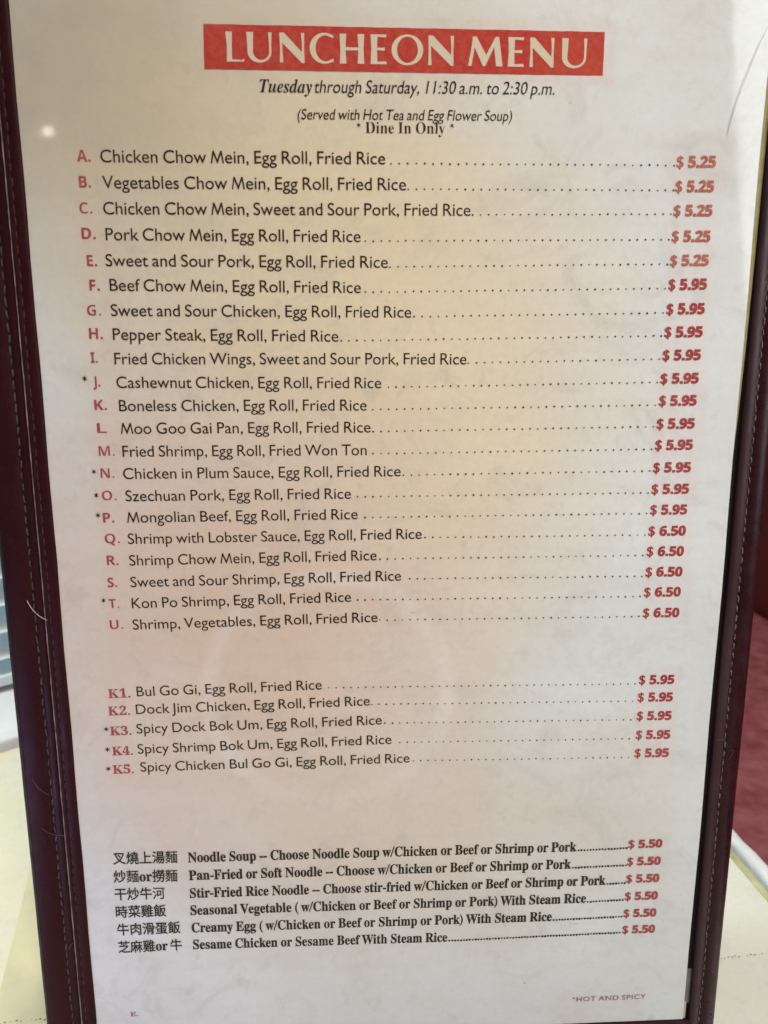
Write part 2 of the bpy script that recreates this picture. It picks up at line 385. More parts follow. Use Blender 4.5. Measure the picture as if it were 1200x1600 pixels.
# letter outlines as plain numbers: letter, advance, outlines of x, y pairs (thousandths; face C in three-thousandths)
FONT_DATA = {
 'S': [
  (' ', 278, []),
  ('$', 542, [[470, 596, 449, 611, 398, 636, 371, 645, 321, 655, 321, 691, 239, 691, 239, 655, 185, 642, 139, 622, 102, 594, 75, 559, 58, 518, 52, 472, 57, 438, 72, 404, 98, 372, 134, 343, 181, 317, 239, 297, 239, 81, 166, 103, 137, 118, 109, 135, 51, 182, 51, 61, 143, 14, 206, -5, 239, -9, 239, -118, 321, -118, 321, -9, 377, 4, 423, 27, 458, 59, 482, 96, 497, 136, 502, 176, 496, 219, 480, 259, 454, 295, 419, 325, 374, 350, 321, 369, 321, 567, 348, 559, 402, 536, 450, 505, 470, 488], [239, 396, 211, 407, 171, 434, 159, 449, 152, 466, 150, 485, 153, 505, 162, 523, 175, 539, 193, 552, 214, 561, 239, 567], [321, 262, 371, 236, 387, 221, 398, 205, 404, 188, 406, 168, 404, 147, 396, 129, 384, 113, 368, 100, 321, 82]]),
  ('(', 323, [[167, 232, 171, 320, 183, 404, 203, 482, 231, 557, 267, 628, 311, 694, 258, 694, 202, 630, 155, 559, 116, 482, 88, 400, 70, 316, 64, 232, 70, 148, 88, 64, 116, -18, 155, -95, 202, -166, 258, -230, 311, -230, 267, -164, 231, -93, 203, -18, 183, 60, 171, 144]]),
  (')', 323, [[156, 232, 152, 144, 140, 60, 120, -18, 92, -93, 56, -164, 12, -230, 65, -230, 121, -166, 168, -95, 207, -18, 235, 64, 253, 148, 259, 232, 253, 316, 235, 400, 207, 482, 168, 559, 121, 630, 65, 694, 12, 694, 56, 628, 92, 557, 120, 482, 140, 404, 152, 320]]),
  ('*', 417, [[177, 513, 174, 503, 176, 492, 49, 448, 25, 435, 11, 416, 10, 404, 15, 391, 24, 380, 35, 375, 59, 378, 81, 391, 182, 479, 201, 467, 174, 322, 178, 297, 184, 288, 194, 281, 208, 278, 222, 281, 232, 288, 242, 310, 241, 336, 216, 467, 236, 477, 336, 390, 358, 376, 382, 373, 393, 378, 402, 389, 407, 402, 406, 415, 391, 435, 369, 447, 244, 490, 244, 513, 381, 561, 401, 577, 407, 588, 408, 600, 403, 613, 394, 624, 383, 629, 359, 626, 337, 613, 237, 526, 217, 538, 244, 681, 240, 707, 234, 717, 224, 724, 210, 726, 196, 723, 186, 716, 176, 694, 177, 668, 202, 538, 182, 527, 82, 614, 60, 628, 36, 631, 25, 626, 16, 615, 11, 602, 12, 589, 18, 578, 38, 562]]),
  (',', 219, [[59, -118, 95, -104, 124, -84, 147, -59, 163, -32, 173, -3, 176, 26, 174, 54, 167, 77, 157, 97, 142, 111, 125, 120, 105, 123, 75, 116, 54, 95, 48, 82, 46, 66, 52, 37, 69, 18, 95, 10, 98, -9, 93, -50, 74, -86, 59, -99]]),
  ('.', 219, [[109, 111, 93, 109, 67, 93, 51, 67, 49, 51, 51, 35, 67, 9, 93, -7, 109, -9, 125, -7, 151, 9, 167, 35, 169, 51, 167, 67, 151, 93, 125, 109]]),
  ('0', 500, [[470, 341, 463, 440, 442, 525, 410, 595, 366, 647, 312, 680, 250, 691, 188, 680, 134, 647, 90, 595, 58, 525, 37, 440, 30, 341, 37, 242, 58, 157, 90, 87, 134, 35, 188, 2, 250, -9, 312, 2, 366, 35, 410, 87, 442, 157, 463, 242], [372, 341, 368, 266, 357, 203, 340, 152, 315, 115, 285, 92, 250, 84, 215, 92, 185, 115, 160, 152, 143, 203, 132, 266, 128, 341, 132, 416, 143, 479, 160, 530, 185, 567, 215, 590, 250, 598, 285, 590, 315, 567, 340, 530, 357, 479, 368, 416]]),
  ('1', 500, [[300, 682, 202, 682, 202, 0, 300, 0]]),
  ('2', 500, [[466, 93, 205, 93, 328, 249, 368, 312, 396, 369, 412, 424, 417, 478, 410, 538, 390, 589, 359, 632, 318, 664, 267, 684, 209, 691, 155, 684, 128, 675, 102, 662, 48, 626, 48, 503, 75, 534, 102, 558, 127, 575, 152, 587, 202, 595, 234, 591, 262, 578, 286, 559, 304, 534, 315, 502, 319, 467, 318, 440, 307, 393, 271, 321, 200, 216, 34, 7, 34, 0, 466, 0]]),
  ('3', 500, [[81, 569, 143, 591, 197, 598, 231, 595, 260, 586, 283, 571, 300, 550, 311, 525, 315, 496, 311, 467, 300, 443, 281, 423, 255, 409, 221, 400, 180, 397, 180, 307, 224, 305, 261, 295, 289, 277, 310, 253, 322, 225, 326, 193, 322, 162, 312, 135, 296, 114, 274, 98, 247, 88, 216, 84, 166, 90, 115, 107, 64, 136, 64, 30, 137, 1, 209, -9, 269, -2, 321, 18, 364, 49, 396, 90, 417, 140, 424, 198, 422, 233, 414, 266, 400, 297, 382, 324, 357, 346, 326, 360, 354, 378, 376, 398, 393, 421, 404, 447, 411, 478, 413, 513, 407, 564, 388, 607, 358, 642, 318, 669, 269, 685, 212, 691, 164, 688, 122, 678, 81, 662]]),
  ('4', 500, [[398, 691, 356, 691, 11, 269, 11, 224, 300, 224, 300, 0, 398, 0, 398, 224, 471, 224, 471, 312, 398, 312], [298, 506, 300, 312, 142, 312]]),
  ('5', 500, [[404, 682, 101, 682, 101, 327, 171, 337, 230, 331, 277, 313, 311, 285, 333, 249, 340, 207, 335, 175, 321, 145, 298, 120, 270, 101, 236, 88, 199, 84, 149, 90, 99, 106, 50, 134, 50, 33, 106, 9, 159, -5, 215, -9, 276, -2, 330, 20, 375, 53, 409, 96, 430, 149, 438, 209, 430, 269, 408, 322, 372, 367, 323, 400, 262, 419, 190, 423, 190, 594, 404, 594]]),
  ('6', 500, [[317, 691, 235, 628, 168, 558, 114, 482, 75, 402, 52, 318, 44, 233, 51, 165, 72, 106, 105, 58, 149, 22, 202, -1, 264, -9, 317, -2, 365, 19, 405, 51, 437, 93, 458, 141, 465, 195, 458, 249, 440, 297, 410, 337, 372, 368, 326, 387, 274, 394, 214, 385, 167, 366, 186, 414, 212, 461, 246, 506, 285, 547, 329, 585, 376, 616], [146, 265, 200, 294, 234, 300, 285, 297, 312, 287, 335, 271, 352, 250, 363, 225, 367, 196, 363, 164, 353, 137, 337, 115, 315, 98, 289, 88, 258, 84, 223, 90, 192, 106, 166, 132, 148, 168, 140, 213]]),
  ('7', 500, [[490, 682, 49, 682, 49, 589, 344, 589, 94, 29, 181, -9]]),
  ('8', 500, [[468, 184, 465, 218, 457, 250, 444, 280, 426, 306, 402, 329, 373, 348, 399, 368, 421, 391, 437, 416, 449, 441, 456, 467, 458, 493, 451, 547, 431, 595, 401, 634, 360, 665, 312, 684, 257, 691, 200, 684, 150, 665, 108, 635, 76, 596, 55, 548, 48, 495, 50, 466, 58, 439, 69, 414, 85, 390, 129, 348, 99, 328, 75, 305, 56, 279, 43, 251, 35, 219, 32, 185, 40, 133, 62, 86, 96, 47, 140, 17, 193, -2, 252, -9, 310, -2, 362, 17, 406, 47, 439, 86, 460, 132], [360, 495, 356, 468, 345, 444, 329, 423, 307, 407, 281, 397, 253, 393, 225, 397, 200, 408, 178, 424, 161, 445, 150, 470, 146, 497, 150, 526, 160, 550, 176, 570, 198, 585, 224, 595, 255, 598, 284, 594, 309, 584, 330, 569, 346, 548, 356, 523], [370, 192, 367, 164, 356, 139, 340, 117, 316, 99, 286, 88, 250, 84, 217, 88, 188, 98, 164, 114, 146, 136, 134, 162, 130, 192, 134, 222, 145, 248, 163, 270, 188, 286, 217, 296, 252, 300, 285, 296, 313, 286, 337, 269, 355, 248, 366, 222]]),
  ('9', 500, [[187, -9, 263, 47, 329, 115, 384, 191, 426, 274, 452, 358, 461, 442, 454, 510, 433, 570, 400, 620, 356, 658, 304, 682, 244, 691, 185, 683, 134, 661, 93, 628, 62, 586, 43, 539, 36, 489, 43, 436, 62, 388, 92, 348, 131, 317, 177, 297, 229, 290, 284, 298, 335, 319, 321, 275, 298, 231, 267, 187, 228, 144, 181, 102, 127, 63], [134, 490, 138, 520, 149, 546, 166, 568, 188, 584, 215, 594, 246, 598, 276, 594, 304, 581, 327, 561, 344, 536, 356, 507, 360, 475, 355, 420, 318, 399, 282, 387, 250, 383, 219, 387, 192, 398, 168, 414, 150, 436, 138, 462]]),
  (':', 219, [[109, 458, 93, 456, 67, 440, 51, 414, 49, 398, 51, 382, 67, 356, 93, 340, 109, 338, 125, 340, 151, 356, 167, 382, 169, 398, 167, 414, 151, 440, 125, 456], [109, 111, 93, 109, 67, 93, 51, 67, 49, 51, 51, 35, 67, 9, 93, -7, 109, -9, 125, -7, 151, 9, 167, 35, 169, 51, 167, 67, 151, 93, 125, 109]]),
  ('A', 667, [[362, 686, 293, 686, 0, 0, 100, 0, 186, 201, 476, 201, 567, 0, 667, 0], [326, 536, 436, 289, 224, 289]]),
  ('B', 563, [[75, 0, 309, 0, 386, 8, 446, 28, 490, 60, 520, 98, 538, 139, 543, 182, 538, 226, 523, 265, 499, 298, 467, 326, 427, 347, 379, 360, 438, 397, 458, 419, 472, 445, 480, 474, 483, 508, 478, 551, 461, 591, 433, 627, 393, 656, 340, 675, 273, 682, 75, 682], [173, 594, 263, 594, 303, 590, 334, 581, 356, 566, 371, 546, 379, 524, 382, 499, 378, 466, 366, 438, 346, 417, 318, 402, 282, 393, 173, 390], [173, 302, 291, 302, 338, 298, 376, 288, 405, 272, 426, 251, 438, 225, 442, 196, 439, 170, 430, 145, 412, 123, 385, 105, 347, 92, 296, 88, 173, 88]]),
  ('C', 708, [[656, 635, 570, 667, 530, 678, 493, 685, 422, 691, 319, 679, 229, 644, 154, 589, 97, 517, 61, 430, 48, 331, 58, 256, 86, 179, 136, 107, 207, 47, 300, 6, 416, -9, 467, -7, 554, 8, 593, 20, 663, 51, 663, 158, 584, 116, 504, 90, 464, 83, 425, 81, 348, 90, 281, 114, 226, 153, 184, 205, 158, 268, 149, 340, 158, 411, 185, 474, 226, 527, 281, 567, 347, 592, 421, 601, 460, 599, 537, 584, 575, 570, 656, 530]]),
  ('D', 750, [[76, 0, 342, 0, 447, 13, 536, 50, 607, 105, 660, 175, 693, 255, 704, 341, 695, 422, 666, 501, 617, 572, 547, 629, 455, 668, 341, 682, 76, 682], [174, 594, 325, 594, 412, 585, 482, 559, 536, 519, 573, 468, 596, 407, 603, 341, 598, 293, 582, 238, 550, 183, 499, 135, 427, 101, 330, 88, 174, 88]]),
  ('E', 500, [[462, 682, 75, 682, 75, 0, 471, 0, 471, 88, 173, 88, 173, 300, 452, 300, 452, 388, 173, 388, 173, 594, 462, 594]]),
  ('F', 469, [[440, 682, 76, 682, 76, 0, 174, 0, 174, 317, 440, 317, 440, 405, 174, 405, 174, 594, 440, 594]]),
  ('G', 740, [[673, 336, 444, 336, 444, 248, 575, 248, 575, 108, 528, 94, 478, 85, 427, 81, 350, 90, 283, 114, 228, 154, 187, 205, 160, 268, 151, 340, 160, 411, 186, 473, 227, 526, 280, 566, 343, 592, 414, 601, 455, 599, 537, 584, 578, 571, 659, 534, 659, 633, 566, 668, 527, 679, 491, 686, 416, 691, 317, 679, 229, 644, 155, 589, 99, 518, 63, 433, 50, 337, 62, 242, 98, 158, 153, 89, 226, 36, 314, 3, 413, -9, 502, -3, 544, 4, 586, 15, 673, 47]]),
  ('H', 729, [[653, 682, 555, 682, 555, 385, 173, 385, 173, 682, 75, 682, 75, 0, 173, 0, 173, 297, 555, 297, 555, 0, 653, 0]]),
  ('I', 250, [[174, 682, 76, 682, 76, 0, 174, 0]]),
  ('J', 250, [[174, 682, 76, 682, 76, 21, 75, -28, 70, -67, 58, -98, 38, -120, 8, -133, -62, -137, -44, -228, -14, -230, 48, -222, 96, -201, 131, -167, 156, -122, 170, -68, 174, -8]]),
  ('K', 656, [[285, 359, 582, 682, 460, 682, 173, 370, 173, 682, 75, 682, 75, 0, 173, 0, 173, 337, 520, 0, 655, 0]]),
  ('L', 490, [[172, 682, 74, 682, 74, 0, 480, 0, 480, 88, 172, 88]]),
  ('M', 810, [[30, 0, 108, 0, 193, 500, 385, 0, 425, 0, 617, 500, 700, 0, 780, 0, 660, 682, 595, 682, 405, 200, 215, 682, 150, 682]]),
  ('N', 781, [[706, 682, 614, 682, 614, 154, 152, 682, 74, 682, 74, 0, 166, 0, 166, 525, 622, 0, 706, 0]]),
  ('O', 823, [[45, 341, 56, 251, 90, 168, 143, 97, 216, 41, 305, 4, 409, -9, 516, 4, 607, 41, 680, 97, 734, 168, 767, 251, 778, 341, 766, 433, 733, 516, 679, 587, 606, 642, 516, 678, 411, 691, 307, 678, 218, 642, 145, 587, 91, 516, 57, 433], [146, 341, 155, 412, 181, 475, 222, 527, 275, 567, 339, 592, 411, 601, 484, 592, 548, 567, 601, 527, 642, 475, 668, 412, 677, 341, 668, 270, 642, 207, 601, 155, 548, 115, 484, 90, 411, 81, 339, 90, 275, 115, 222, 155, 181, 207, 155, 270]]),
  ('P', 510, [[70, 682, 70, 0, 168, 0, 168, 295, 270, 295, 342, 302, 400, 321, 444, 350, 476, 389, 494, 435, 500, 486, 494, 538, 477, 585, 447, 624, 406, 655, 351, 675, 283, 682], [168, 594, 283, 594, 322, 590, 353, 578, 374, 561, 389, 539, 397, 515, 399, 490, 395, 458, 384, 432, 366, 411, 343, 396, 313, 386, 279, 383, 168, 383]]),
  ('R', 604, [[77, 682, 77, 0, 175, 0, 175, 296, 240, 294, 265, 287, 292, 270, 321, 243, 356, 200, 397, 140, 487, 0, 604, 0, 538, 94, 439, 246, 388, 302, 359, 324, 393, 341, 421, 363, 443, 389, 460, 419, 470, 453, 473, 491, 466, 546, 446, 593, 413, 631, 368, 659, 314, 676, 249, 682], [175, 598, 281, 595, 315, 586, 340, 570, 358, 550, 368, 525, 372, 495, 370, 467, 361, 441, 345, 418, 320, 400, 284, 388, 238, 384, 175, 384]]),
  ('S', 458, [[399, 643, 350, 670, 299, 686, 247, 691, 188, 685, 138, 668, 97, 642, 66, 606, 47, 561, 40, 509, 62, 428, 116, 368, 258, 275, 313, 226, 335, 165, 332, 145, 323, 126, 308, 108, 287, 93, 259, 83, 224, 79, 191, 82, 159, 90, 128, 104, 98, 124, 70, 148, 44, 178, 44, 54, 102, 19, 133, 6, 199, -7, 235, -9, 287, -3, 333, 15, 372, 43, 401, 80, 420, 125, 426, 176, 404, 268, 350, 333, 278, 381, 208, 422, 153, 466, 131, 522, 135, 545, 145, 564, 161, 580, 183, 593, 209, 600, 239, 603, 288, 597, 314, 588, 370, 556, 399, 532]]),
  ('T', 604, [[587, 682, 17, 682, 17, 594, 253, 594, 253, 0, 351, 0, 351, 594, 587, 594]]),
  ('U', 708, [[648, 682, 550, 682, 549, 254, 542, 200, 534, 176, 522, 155, 507, 136, 468, 108, 415, 88, 347, 81, 291, 87, 242, 107, 200, 139, 176, 172, 168, 192, 160, 244, 159, 682, 61, 682, 61, 258, 72, 174, 103, 106, 149, 55, 207, 19, 274, -2, 345, -9, 438, 0, 514, 26, 573, 67, 615, 122, 640, 190, 648, 268]]),
  ('V', 604, [[604, 682, 507, 682, 303, 203, 98, 682, 0, 682, 295, -6, 315, -6]]),
  ('W', 1042, [[1041, 682, 944, 682, 758, 212, 568, 682, 475, 682, 286, 212, 98, 682, 0, 682, 276, -6, 295, -6, 521, 552, 745, -6, 764, -6]]),
  ('Y', 604, [[301, 447, 118, 682, 0, 682, 253, 361, 253, 0, 351, 0, 351, 360, 604, 682, 486, 682]]),
  ('a', 427, [[411, 80, 369, 57, 355, 58, 349, 66, 347, 310, 341, 356, 325, 394, 300, 422, 267, 442, 228, 454, 184, 458, 153, 456, 98, 443, 75, 431, 35, 397, 35, 300, 57, 323, 104, 356, 128, 366, 177, 374, 202, 372, 222, 366, 238, 356, 249, 340, 256, 320, 258, 295, 258, 271, 107, 214, 76, 196, 50, 172, 32, 141, 26, 101, 30, 73, 40, 47, 56, 24, 78, 7, 105, -5, 136, -9, 156, -8, 197, 2, 217, 11, 257, 37, 270, 11, 279, 2, 307, -8, 338, -8, 363, -2, 411, 26], [258, 91, 233, 71, 207, 58, 180, 54, 162, 56, 147, 62, 124, 84, 118, 100, 116, 117, 121, 141, 136, 162, 158, 180, 187, 195, 258, 222]]),
  ('b', 500, [[148, 682, 59, 682, 59, 25, 109, 7, 166, -5, 226, -9, 296, -2, 355, 20, 402, 56, 437, 103, 459, 163, 466, 234, 459, 295, 441, 349, 411, 394, 372, 429, 325, 450, 272, 458, 228, 454, 188, 440, 148, 417], [148, 332, 199, 368, 216, 374, 250, 378, 285, 373, 316, 358, 341, 335, 359, 304, 371, 266, 375, 221, 370, 181, 357, 145, 336, 116, 309, 94, 276, 80, 238, 75, 193, 79, 148, 89]]),
  ('c', 438, [[393, 427, 331, 450, 288, 457, 263, 458, 199, 450, 145, 428, 101, 392, 68, 344, 48, 285, 41, 216, 49, 154, 70, 99, 105, 54, 150, 20, 206, -2, 269, -9, 342, -1, 403, 17, 403, 105, 341, 82, 303, 76, 241, 80, 204, 93, 174, 115, 151, 144, 137, 181, 132, 224, 136, 267, 150, 304, 170, 334, 198, 357, 231, 371, 269, 376, 307, 372, 347, 358, 393, 332]]),
  ('d', 510, [[451, 682, 362, 682, 362, 440, 328, 450, 283, 458, 206, 450, 152, 429, 107, 395, 73, 351, 52, 297, 44, 235, 51, 168, 71, 110, 103, 64, 146, 29, 199, 7, 262, 0, 451, 0], [362, 75, 272, 75, 226, 80, 191, 94, 165, 117, 148, 147, 138, 182, 135, 222, 140, 266, 153, 304, 175, 335, 203, 358, 238, 373, 279, 378, 320, 374, 362, 361]]),
  ('e', 479, [[438, 130, 386, 101, 334, 82, 281, 76, 241, 80, 207, 91, 178, 110, 156, 136, 140, 170, 130, 211, 446, 211, 440, 287, 422, 349, 393, 397, 354, 431, 307, 451, 251, 458, 192, 451, 141, 429, 100, 395, 68, 350, 48, 294, 41, 230, 47, 169, 66, 113, 98, 64, 140, 25, 194, 0, 259, -9, 295, -8, 357, 4, 384, 14, 438, 44], [132, 270, 140, 303, 154, 330, 172, 352, 194, 368, 221, 378, 253, 381, 282, 378, 308, 367, 328, 351, 343, 329, 354, 302, 358, 270]]),
  ('f', 250, [[296, 682, 259, 690, 226, 691, 198, 688, 172, 679, 149, 665, 112, 629, 87, 584, 74, 522, 72, 449, 9, 449, 9, 369, 72, 369, 72, 0, 161, 0, 161, 369, 242, 369, 242, 449, 161, 449, 163, 524, 170, 551, 182, 573, 199, 590, 224, 600, 256, 603, 276, 601, 296, 595]]),
  ('g', 427, [[421, 449, 236, 449, 180, 444, 131, 430, 93, 408, 64, 377, 46, 339, 40, 294, 46, 248, 57, 222, 73, 198, 96, 178, 139, 151, 102, 136, 77, 114, 70, 101, 68, 87, 73, 68, 88, 49, 113, 30, 78, 19, 49, 4, 27, -14, 12, -37, 3, -63, 0, -94, 7, -132, 27, -164, 58, -192, 100, -212, 150, -225, 207, -230, 269, -226, 321, -213, 363, -192, 394, -164, 412, -128, 419, -87, 416, -59, 407, -34, 390, -10, 365, 10, 332, 26, 187, 64, 168, 74, 156, 84, 152, 96, 161, 116, 186, 127, 260, 142, 300, 156, 334, 181, 344, 193, 370, 244, 374, 263, 375, 300, 366, 332, 357, 348, 329, 380, 421, 380], [296, 293, 293, 270, 285, 249, 272, 233, 254, 220, 234, 212, 210, 209, 185, 212, 163, 219, 145, 232, 131, 248, 123, 268, 120, 291, 123, 312, 132, 332, 146, 348, 164, 361, 185, 369, 209, 372, 232, 369, 252, 361, 270, 349, 284, 333, 293, 314], [333, -94, 329, -113, 318, -129, 300, -142, 276, -151, 245, -157, 209, -159, 172, -157, 141, -151, 116, -141, 98, -128, 88, -111, 84, -90, 87, -71, 97, -55, 112, -41, 133, -31, 158, -24, 186, -22, 249, -28, 280, -37, 307, -50, 326, -69]]),
  ('h', 500, [[150, 682, 61, 682, 61, 0, 150, 0, 150, 322, 189, 360, 207, 372, 225, 381, 262, 387, 287, 384, 309, 373, 326, 357, 339, 336, 347, 309, 350, 278, 350, 0, 439, 0, 439, 275, 434, 331, 419, 377, 396, 413, 365, 438, 328, 453, 286, 458, 261, 456, 213, 440, 191, 427, 150, 390]]),
  ('i', 219, [[154, 449, 65, 449, 65, 0, 154, 0], [163, 585, 161, 599, 147, 622, 124, 636, 110, 638, 96, 636, 73, 622, 59, 599, 57, 585, 59, 571, 73, 548, 96, 534, 110, 532, 124, 534, 147, 548, 161, 571]]),
  ('j', 219, [[150, 449, 61, 449, 59, -90, 52, -110, 42, -128, 29, -143, -6, -164, 61, -230, 88, -213, 110, -193, 128, -168, 140, -139, 148, -103, 150, -59], [159, 585, 157, 599, 143, 622, 120, 636, 106, 638, 92, 636, 69, 622, 55, 599, 53, 585, 55, 571, 69, 548, 92, 534, 106, 532, 120, 534, 143, 548, 157, 571]]),
  ('k', 479, [[460, 449, 354, 449, 155, 229, 380, 0, 500, 0, 268, 229], [151, 682, 62, 682, 62, 0, 151, 0]]),
  ('l', 219, [[154, 682, 65, 682, 65, 0, 154, 0]]),
  ('m', 771, [[59, 449, 59, 0, 148, 0, 148, 326, 184, 360, 201, 371, 219, 378, 260, 383, 281, 380, 301, 372, 317, 358, 330, 338, 338, 312, 341, 279, 341, 0, 430, 0, 430, 326, 481, 367, 515, 381, 530, 383, 555, 380, 577, 371, 596, 356, 610, 335, 620, 309, 623, 278, 623, 0, 712, 0, 712, 282, 707, 332, 694, 375, 672, 410, 642, 436, 606, 452, 563, 458, 532, 455, 504, 447, 479, 434, 455, 418, 413, 377, 397, 401, 378, 422, 356, 437, 332, 449, 307, 456, 279, 458, 237, 451, 193, 428, 148, 390, 148, 449]]),
  ('n', 500, [[150, 449, 61, 449, 61, 0, 150, 0, 150, 322, 189, 360, 207, 372, 225, 381, 262, 387, 287, 384, 309, 373, 326, 357, 339, 336, 347, 309, 350, 278, 350, 0, 439, 0, 439, 277, 434, 333, 418, 379, 394, 414, 363, 438, 327, 453, 286, 458, 261, 456, 213, 440, 191, 427, 150, 390]]),
  ('o', 552, [[273, 458, 209, 450, 152, 427, 104, 392, 68, 346, 44, 291, 36, 229, 44, 164, 67, 106, 103, 58, 150, 22, 208, -1, 273, -9, 341, -1, 400, 21, 448, 57, 485, 104, 508, 162, 516, 229, 508, 292, 484, 348, 447, 393, 399, 428, 340, 450], [272, 378, 314, 373, 351, 358, 382, 336, 405, 306, 420, 269, 425, 228, 420, 183, 406, 144, 384, 113, 353, 90, 316, 76, 272, 71, 231, 76, 196, 91, 167, 114, 146, 146, 132, 184, 127, 229, 132, 270, 146, 306, 168, 336, 197, 358, 232, 373]]),
  ('p', 500, [[146, 11, 193, -4, 222, -8, 299, -1, 354, 21, 400, 55, 434, 101, 456, 157, 464, 221, 457, 289, 435, 346, 399, 390, 350, 423, 287, 442, 211, 449, 57, 449, 57, -230, 146, -230], [146, 369, 227, 369, 272, 365, 308, 352, 336, 330, 357, 301, 369, 265, 373, 222, 368, 181, 354, 144, 333, 114, 304, 91, 269, 76, 230, 71, 188, 76, 146, 91]]),
  ('q', 500, [[354, -230, 443, -230, 443, 449, 279, 449, 189, 437, 124, 406, 80, 362, 53, 312, 40, 263, 36, 221, 44, 157, 66, 101, 100, 55, 146, 21, 201, -1, 264, -9, 306, -5, 354, 7], [354, 369, 354, 86, 312, 71, 270, 66, 231, 72, 196, 87, 167, 111, 146, 143, 132, 180, 127, 222, 133, 268, 149, 305, 173, 334, 204, 354, 238, 365, 273, 369]]),
  ('r', 396, [[69, 449, 69, 0, 158, 0, 158, 235, 162, 272, 173, 305, 190, 333, 212, 354, 238, 368, 267, 373, 306, 361, 350, 329, 397, 406, 361, 435, 326, 452, 290, 458, 269, 455, 248, 446, 226, 432, 204, 410, 158, 346, 158, 449]]),
  ('s', 385, [[324, 421, 256, 449, 192, 458, 150, 454, 114, 443, 84, 426, 62, 401, 49, 371, 44, 336, 60, 282, 98, 240, 238, 149, 254, 120, 252, 105, 245, 93, 234, 83, 221, 76, 188, 69, 147, 75, 123, 84, 70, 110, 41, 128, 41, 32, 120, 0, 145, -5, 197, -9, 238, -5, 273, 8, 303, 27, 326, 54, 340, 86, 345, 123, 343, 145, 335, 165, 322, 185, 277, 226, 160, 304, 146, 317, 138, 329, 135, 339, 137, 350, 151, 368, 177, 379, 194, 380, 253, 369, 299, 348, 324, 333]]),
  ('t', 333, [[167, 542, 0, 379, 0, 369, 78, 369, 78, 132, 82, 93, 94, 59, 115, 31, 143, 10, 180, -4, 240, -8, 297, 6, 332, 21, 332, 104, 280, 79, 231, 71, 203, 77, 189, 85, 178, 98, 170, 116, 167, 139, 167, 369, 309, 369, 309, 449, 167, 449]]),
  ('u', 500, [[437, 0, 437, 449, 348, 449, 348, 128, 333, 109, 299, 81, 261, 67, 241, 65, 213, 68, 190, 77, 172, 91, 159, 110, 152, 135, 149, 164, 149, 449, 60, 449, 60, 170, 65, 117, 80, 73, 103, 38, 134, 12, 172, -4, 215, -9, 238, -7, 284, 9, 328, 38, 348, 57, 348, 0]]),
  ('v', 438, [[206, -9, 236, -9, 434, 449, 339, 449, 221, 173, 100, 449, 3, 449]]),
  ('w', 719, [[393, 449, 327, 449, 213, 177, 95, 449, 0, 449, 200, -9, 228, -9, 360, 305, 493, -9, 521, -9, 719, 449, 624, 449, 507, 177]]),
  ('y', 438, [[438, 449, 338, 449, 222, 196, 101, 449, 0, 449, 174, 96, 21, -230, 120, -230]]),
  ('z', 417, [[404, 449, 21, 449, 21, 369, 249, 369, 11, 0, 405, 0, 405, 80, 165, 80]]),
 ],
 'B': [
  ('0', 384, [[191, -7, 164, -5, 116, 10, 96, 22, 79, 39, 64, 59, 42, 108, 34, 137, 25, 203, 24, 240, 26, 289, 35, 354, 46, 390, 62, 421, 93, 457, 121, 474, 153, 484, 191, 487, 244, 480, 266, 471, 286, 458, 318, 422, 341, 373, 349, 344, 355, 312, 359, 240, 355, 168, 348, 126, 337, 90, 321, 59, 290, 23, 263, 6, 230, -3], [191, 75, 214, 80, 223, 86, 231, 93, 244, 116, 255, 168, 259, 240, 255, 312, 244, 363, 231, 386, 223, 395, 214, 400, 191, 405, 179, 404, 159, 395, 151, 386, 139, 363, 128, 312, 125, 240, 128, 168, 139, 116, 151, 94, 159, 86, 179, 76]]),
  ('1', 384, [[176, 0, 179, 373, 144, 340, 89, 296, 40, 357, 194, 480, 277, 480, 277, 0]]),
  ('2', 384, [[27, 0, 27, 70, 213, 262, 241, 307, 248, 344, 246, 362, 237, 382, 220, 395, 198, 401, 171, 400, 144, 393, 118, 379, 81, 353, 26, 418, 86, 461, 113, 473, 145, 482, 212, 486, 254, 479, 278, 469, 316, 441, 340, 402, 349, 357, 342, 307, 327, 274, 297, 230, 242, 173, 153, 90, 153, 85, 362, 85, 362, 0]]),
  ('3', 384, [[164, -7, 90, 0, 26, 20, 26, 105, 79, 85, 143, 74, 199, 79, 221, 87, 236, 99, 246, 115, 251, 135, 250, 158, 241, 180, 221, 195, 197, 203, 164, 207, 99, 208, 99, 285, 175, 288, 218, 300, 232, 312, 240, 327, 244, 344, 242, 366, 233, 385, 222, 394, 198, 403, 175, 404, 124, 396, 73, 369, 26, 439, 68, 463, 105, 477, 149, 485, 206, 485, 249, 479, 285, 466, 313, 446, 332, 420, 338, 406, 343, 372, 340, 341, 330, 315, 313, 293, 292, 275, 240, 250, 290, 238, 327, 216, 350, 182, 356, 155, 357, 126, 348, 88, 337, 65, 321, 44, 300, 27, 274, 12, 242, 2, 206, -5]]),
  ('4', 384, [[216, 0, 216, 99, 11, 99, 11, 170, 222, 480, 315, 480, 315, 178, 373, 178, 373, 99, 315, 99, 315, 0], [101, 178, 216, 178, 220, 363, 218, 363, 195, 320]]),
  ('5', 384, [[162, -7, 91, 0, 33, 20, 33, 107, 81, 88, 127, 78, 158, 76, 198, 80, 227, 94, 241, 109, 250, 139, 248, 174, 240, 192, 227, 206, 208, 216, 184, 222, 149, 224, 83, 214, 42, 235, 60, 480, 320, 480, 320, 394, 149, 394, 140, 300, 187, 306, 243, 302, 290, 283, 319, 260, 340, 229, 351, 191, 352, 136, 341, 91, 332, 71, 305, 38, 268, 13, 220, -2]]),
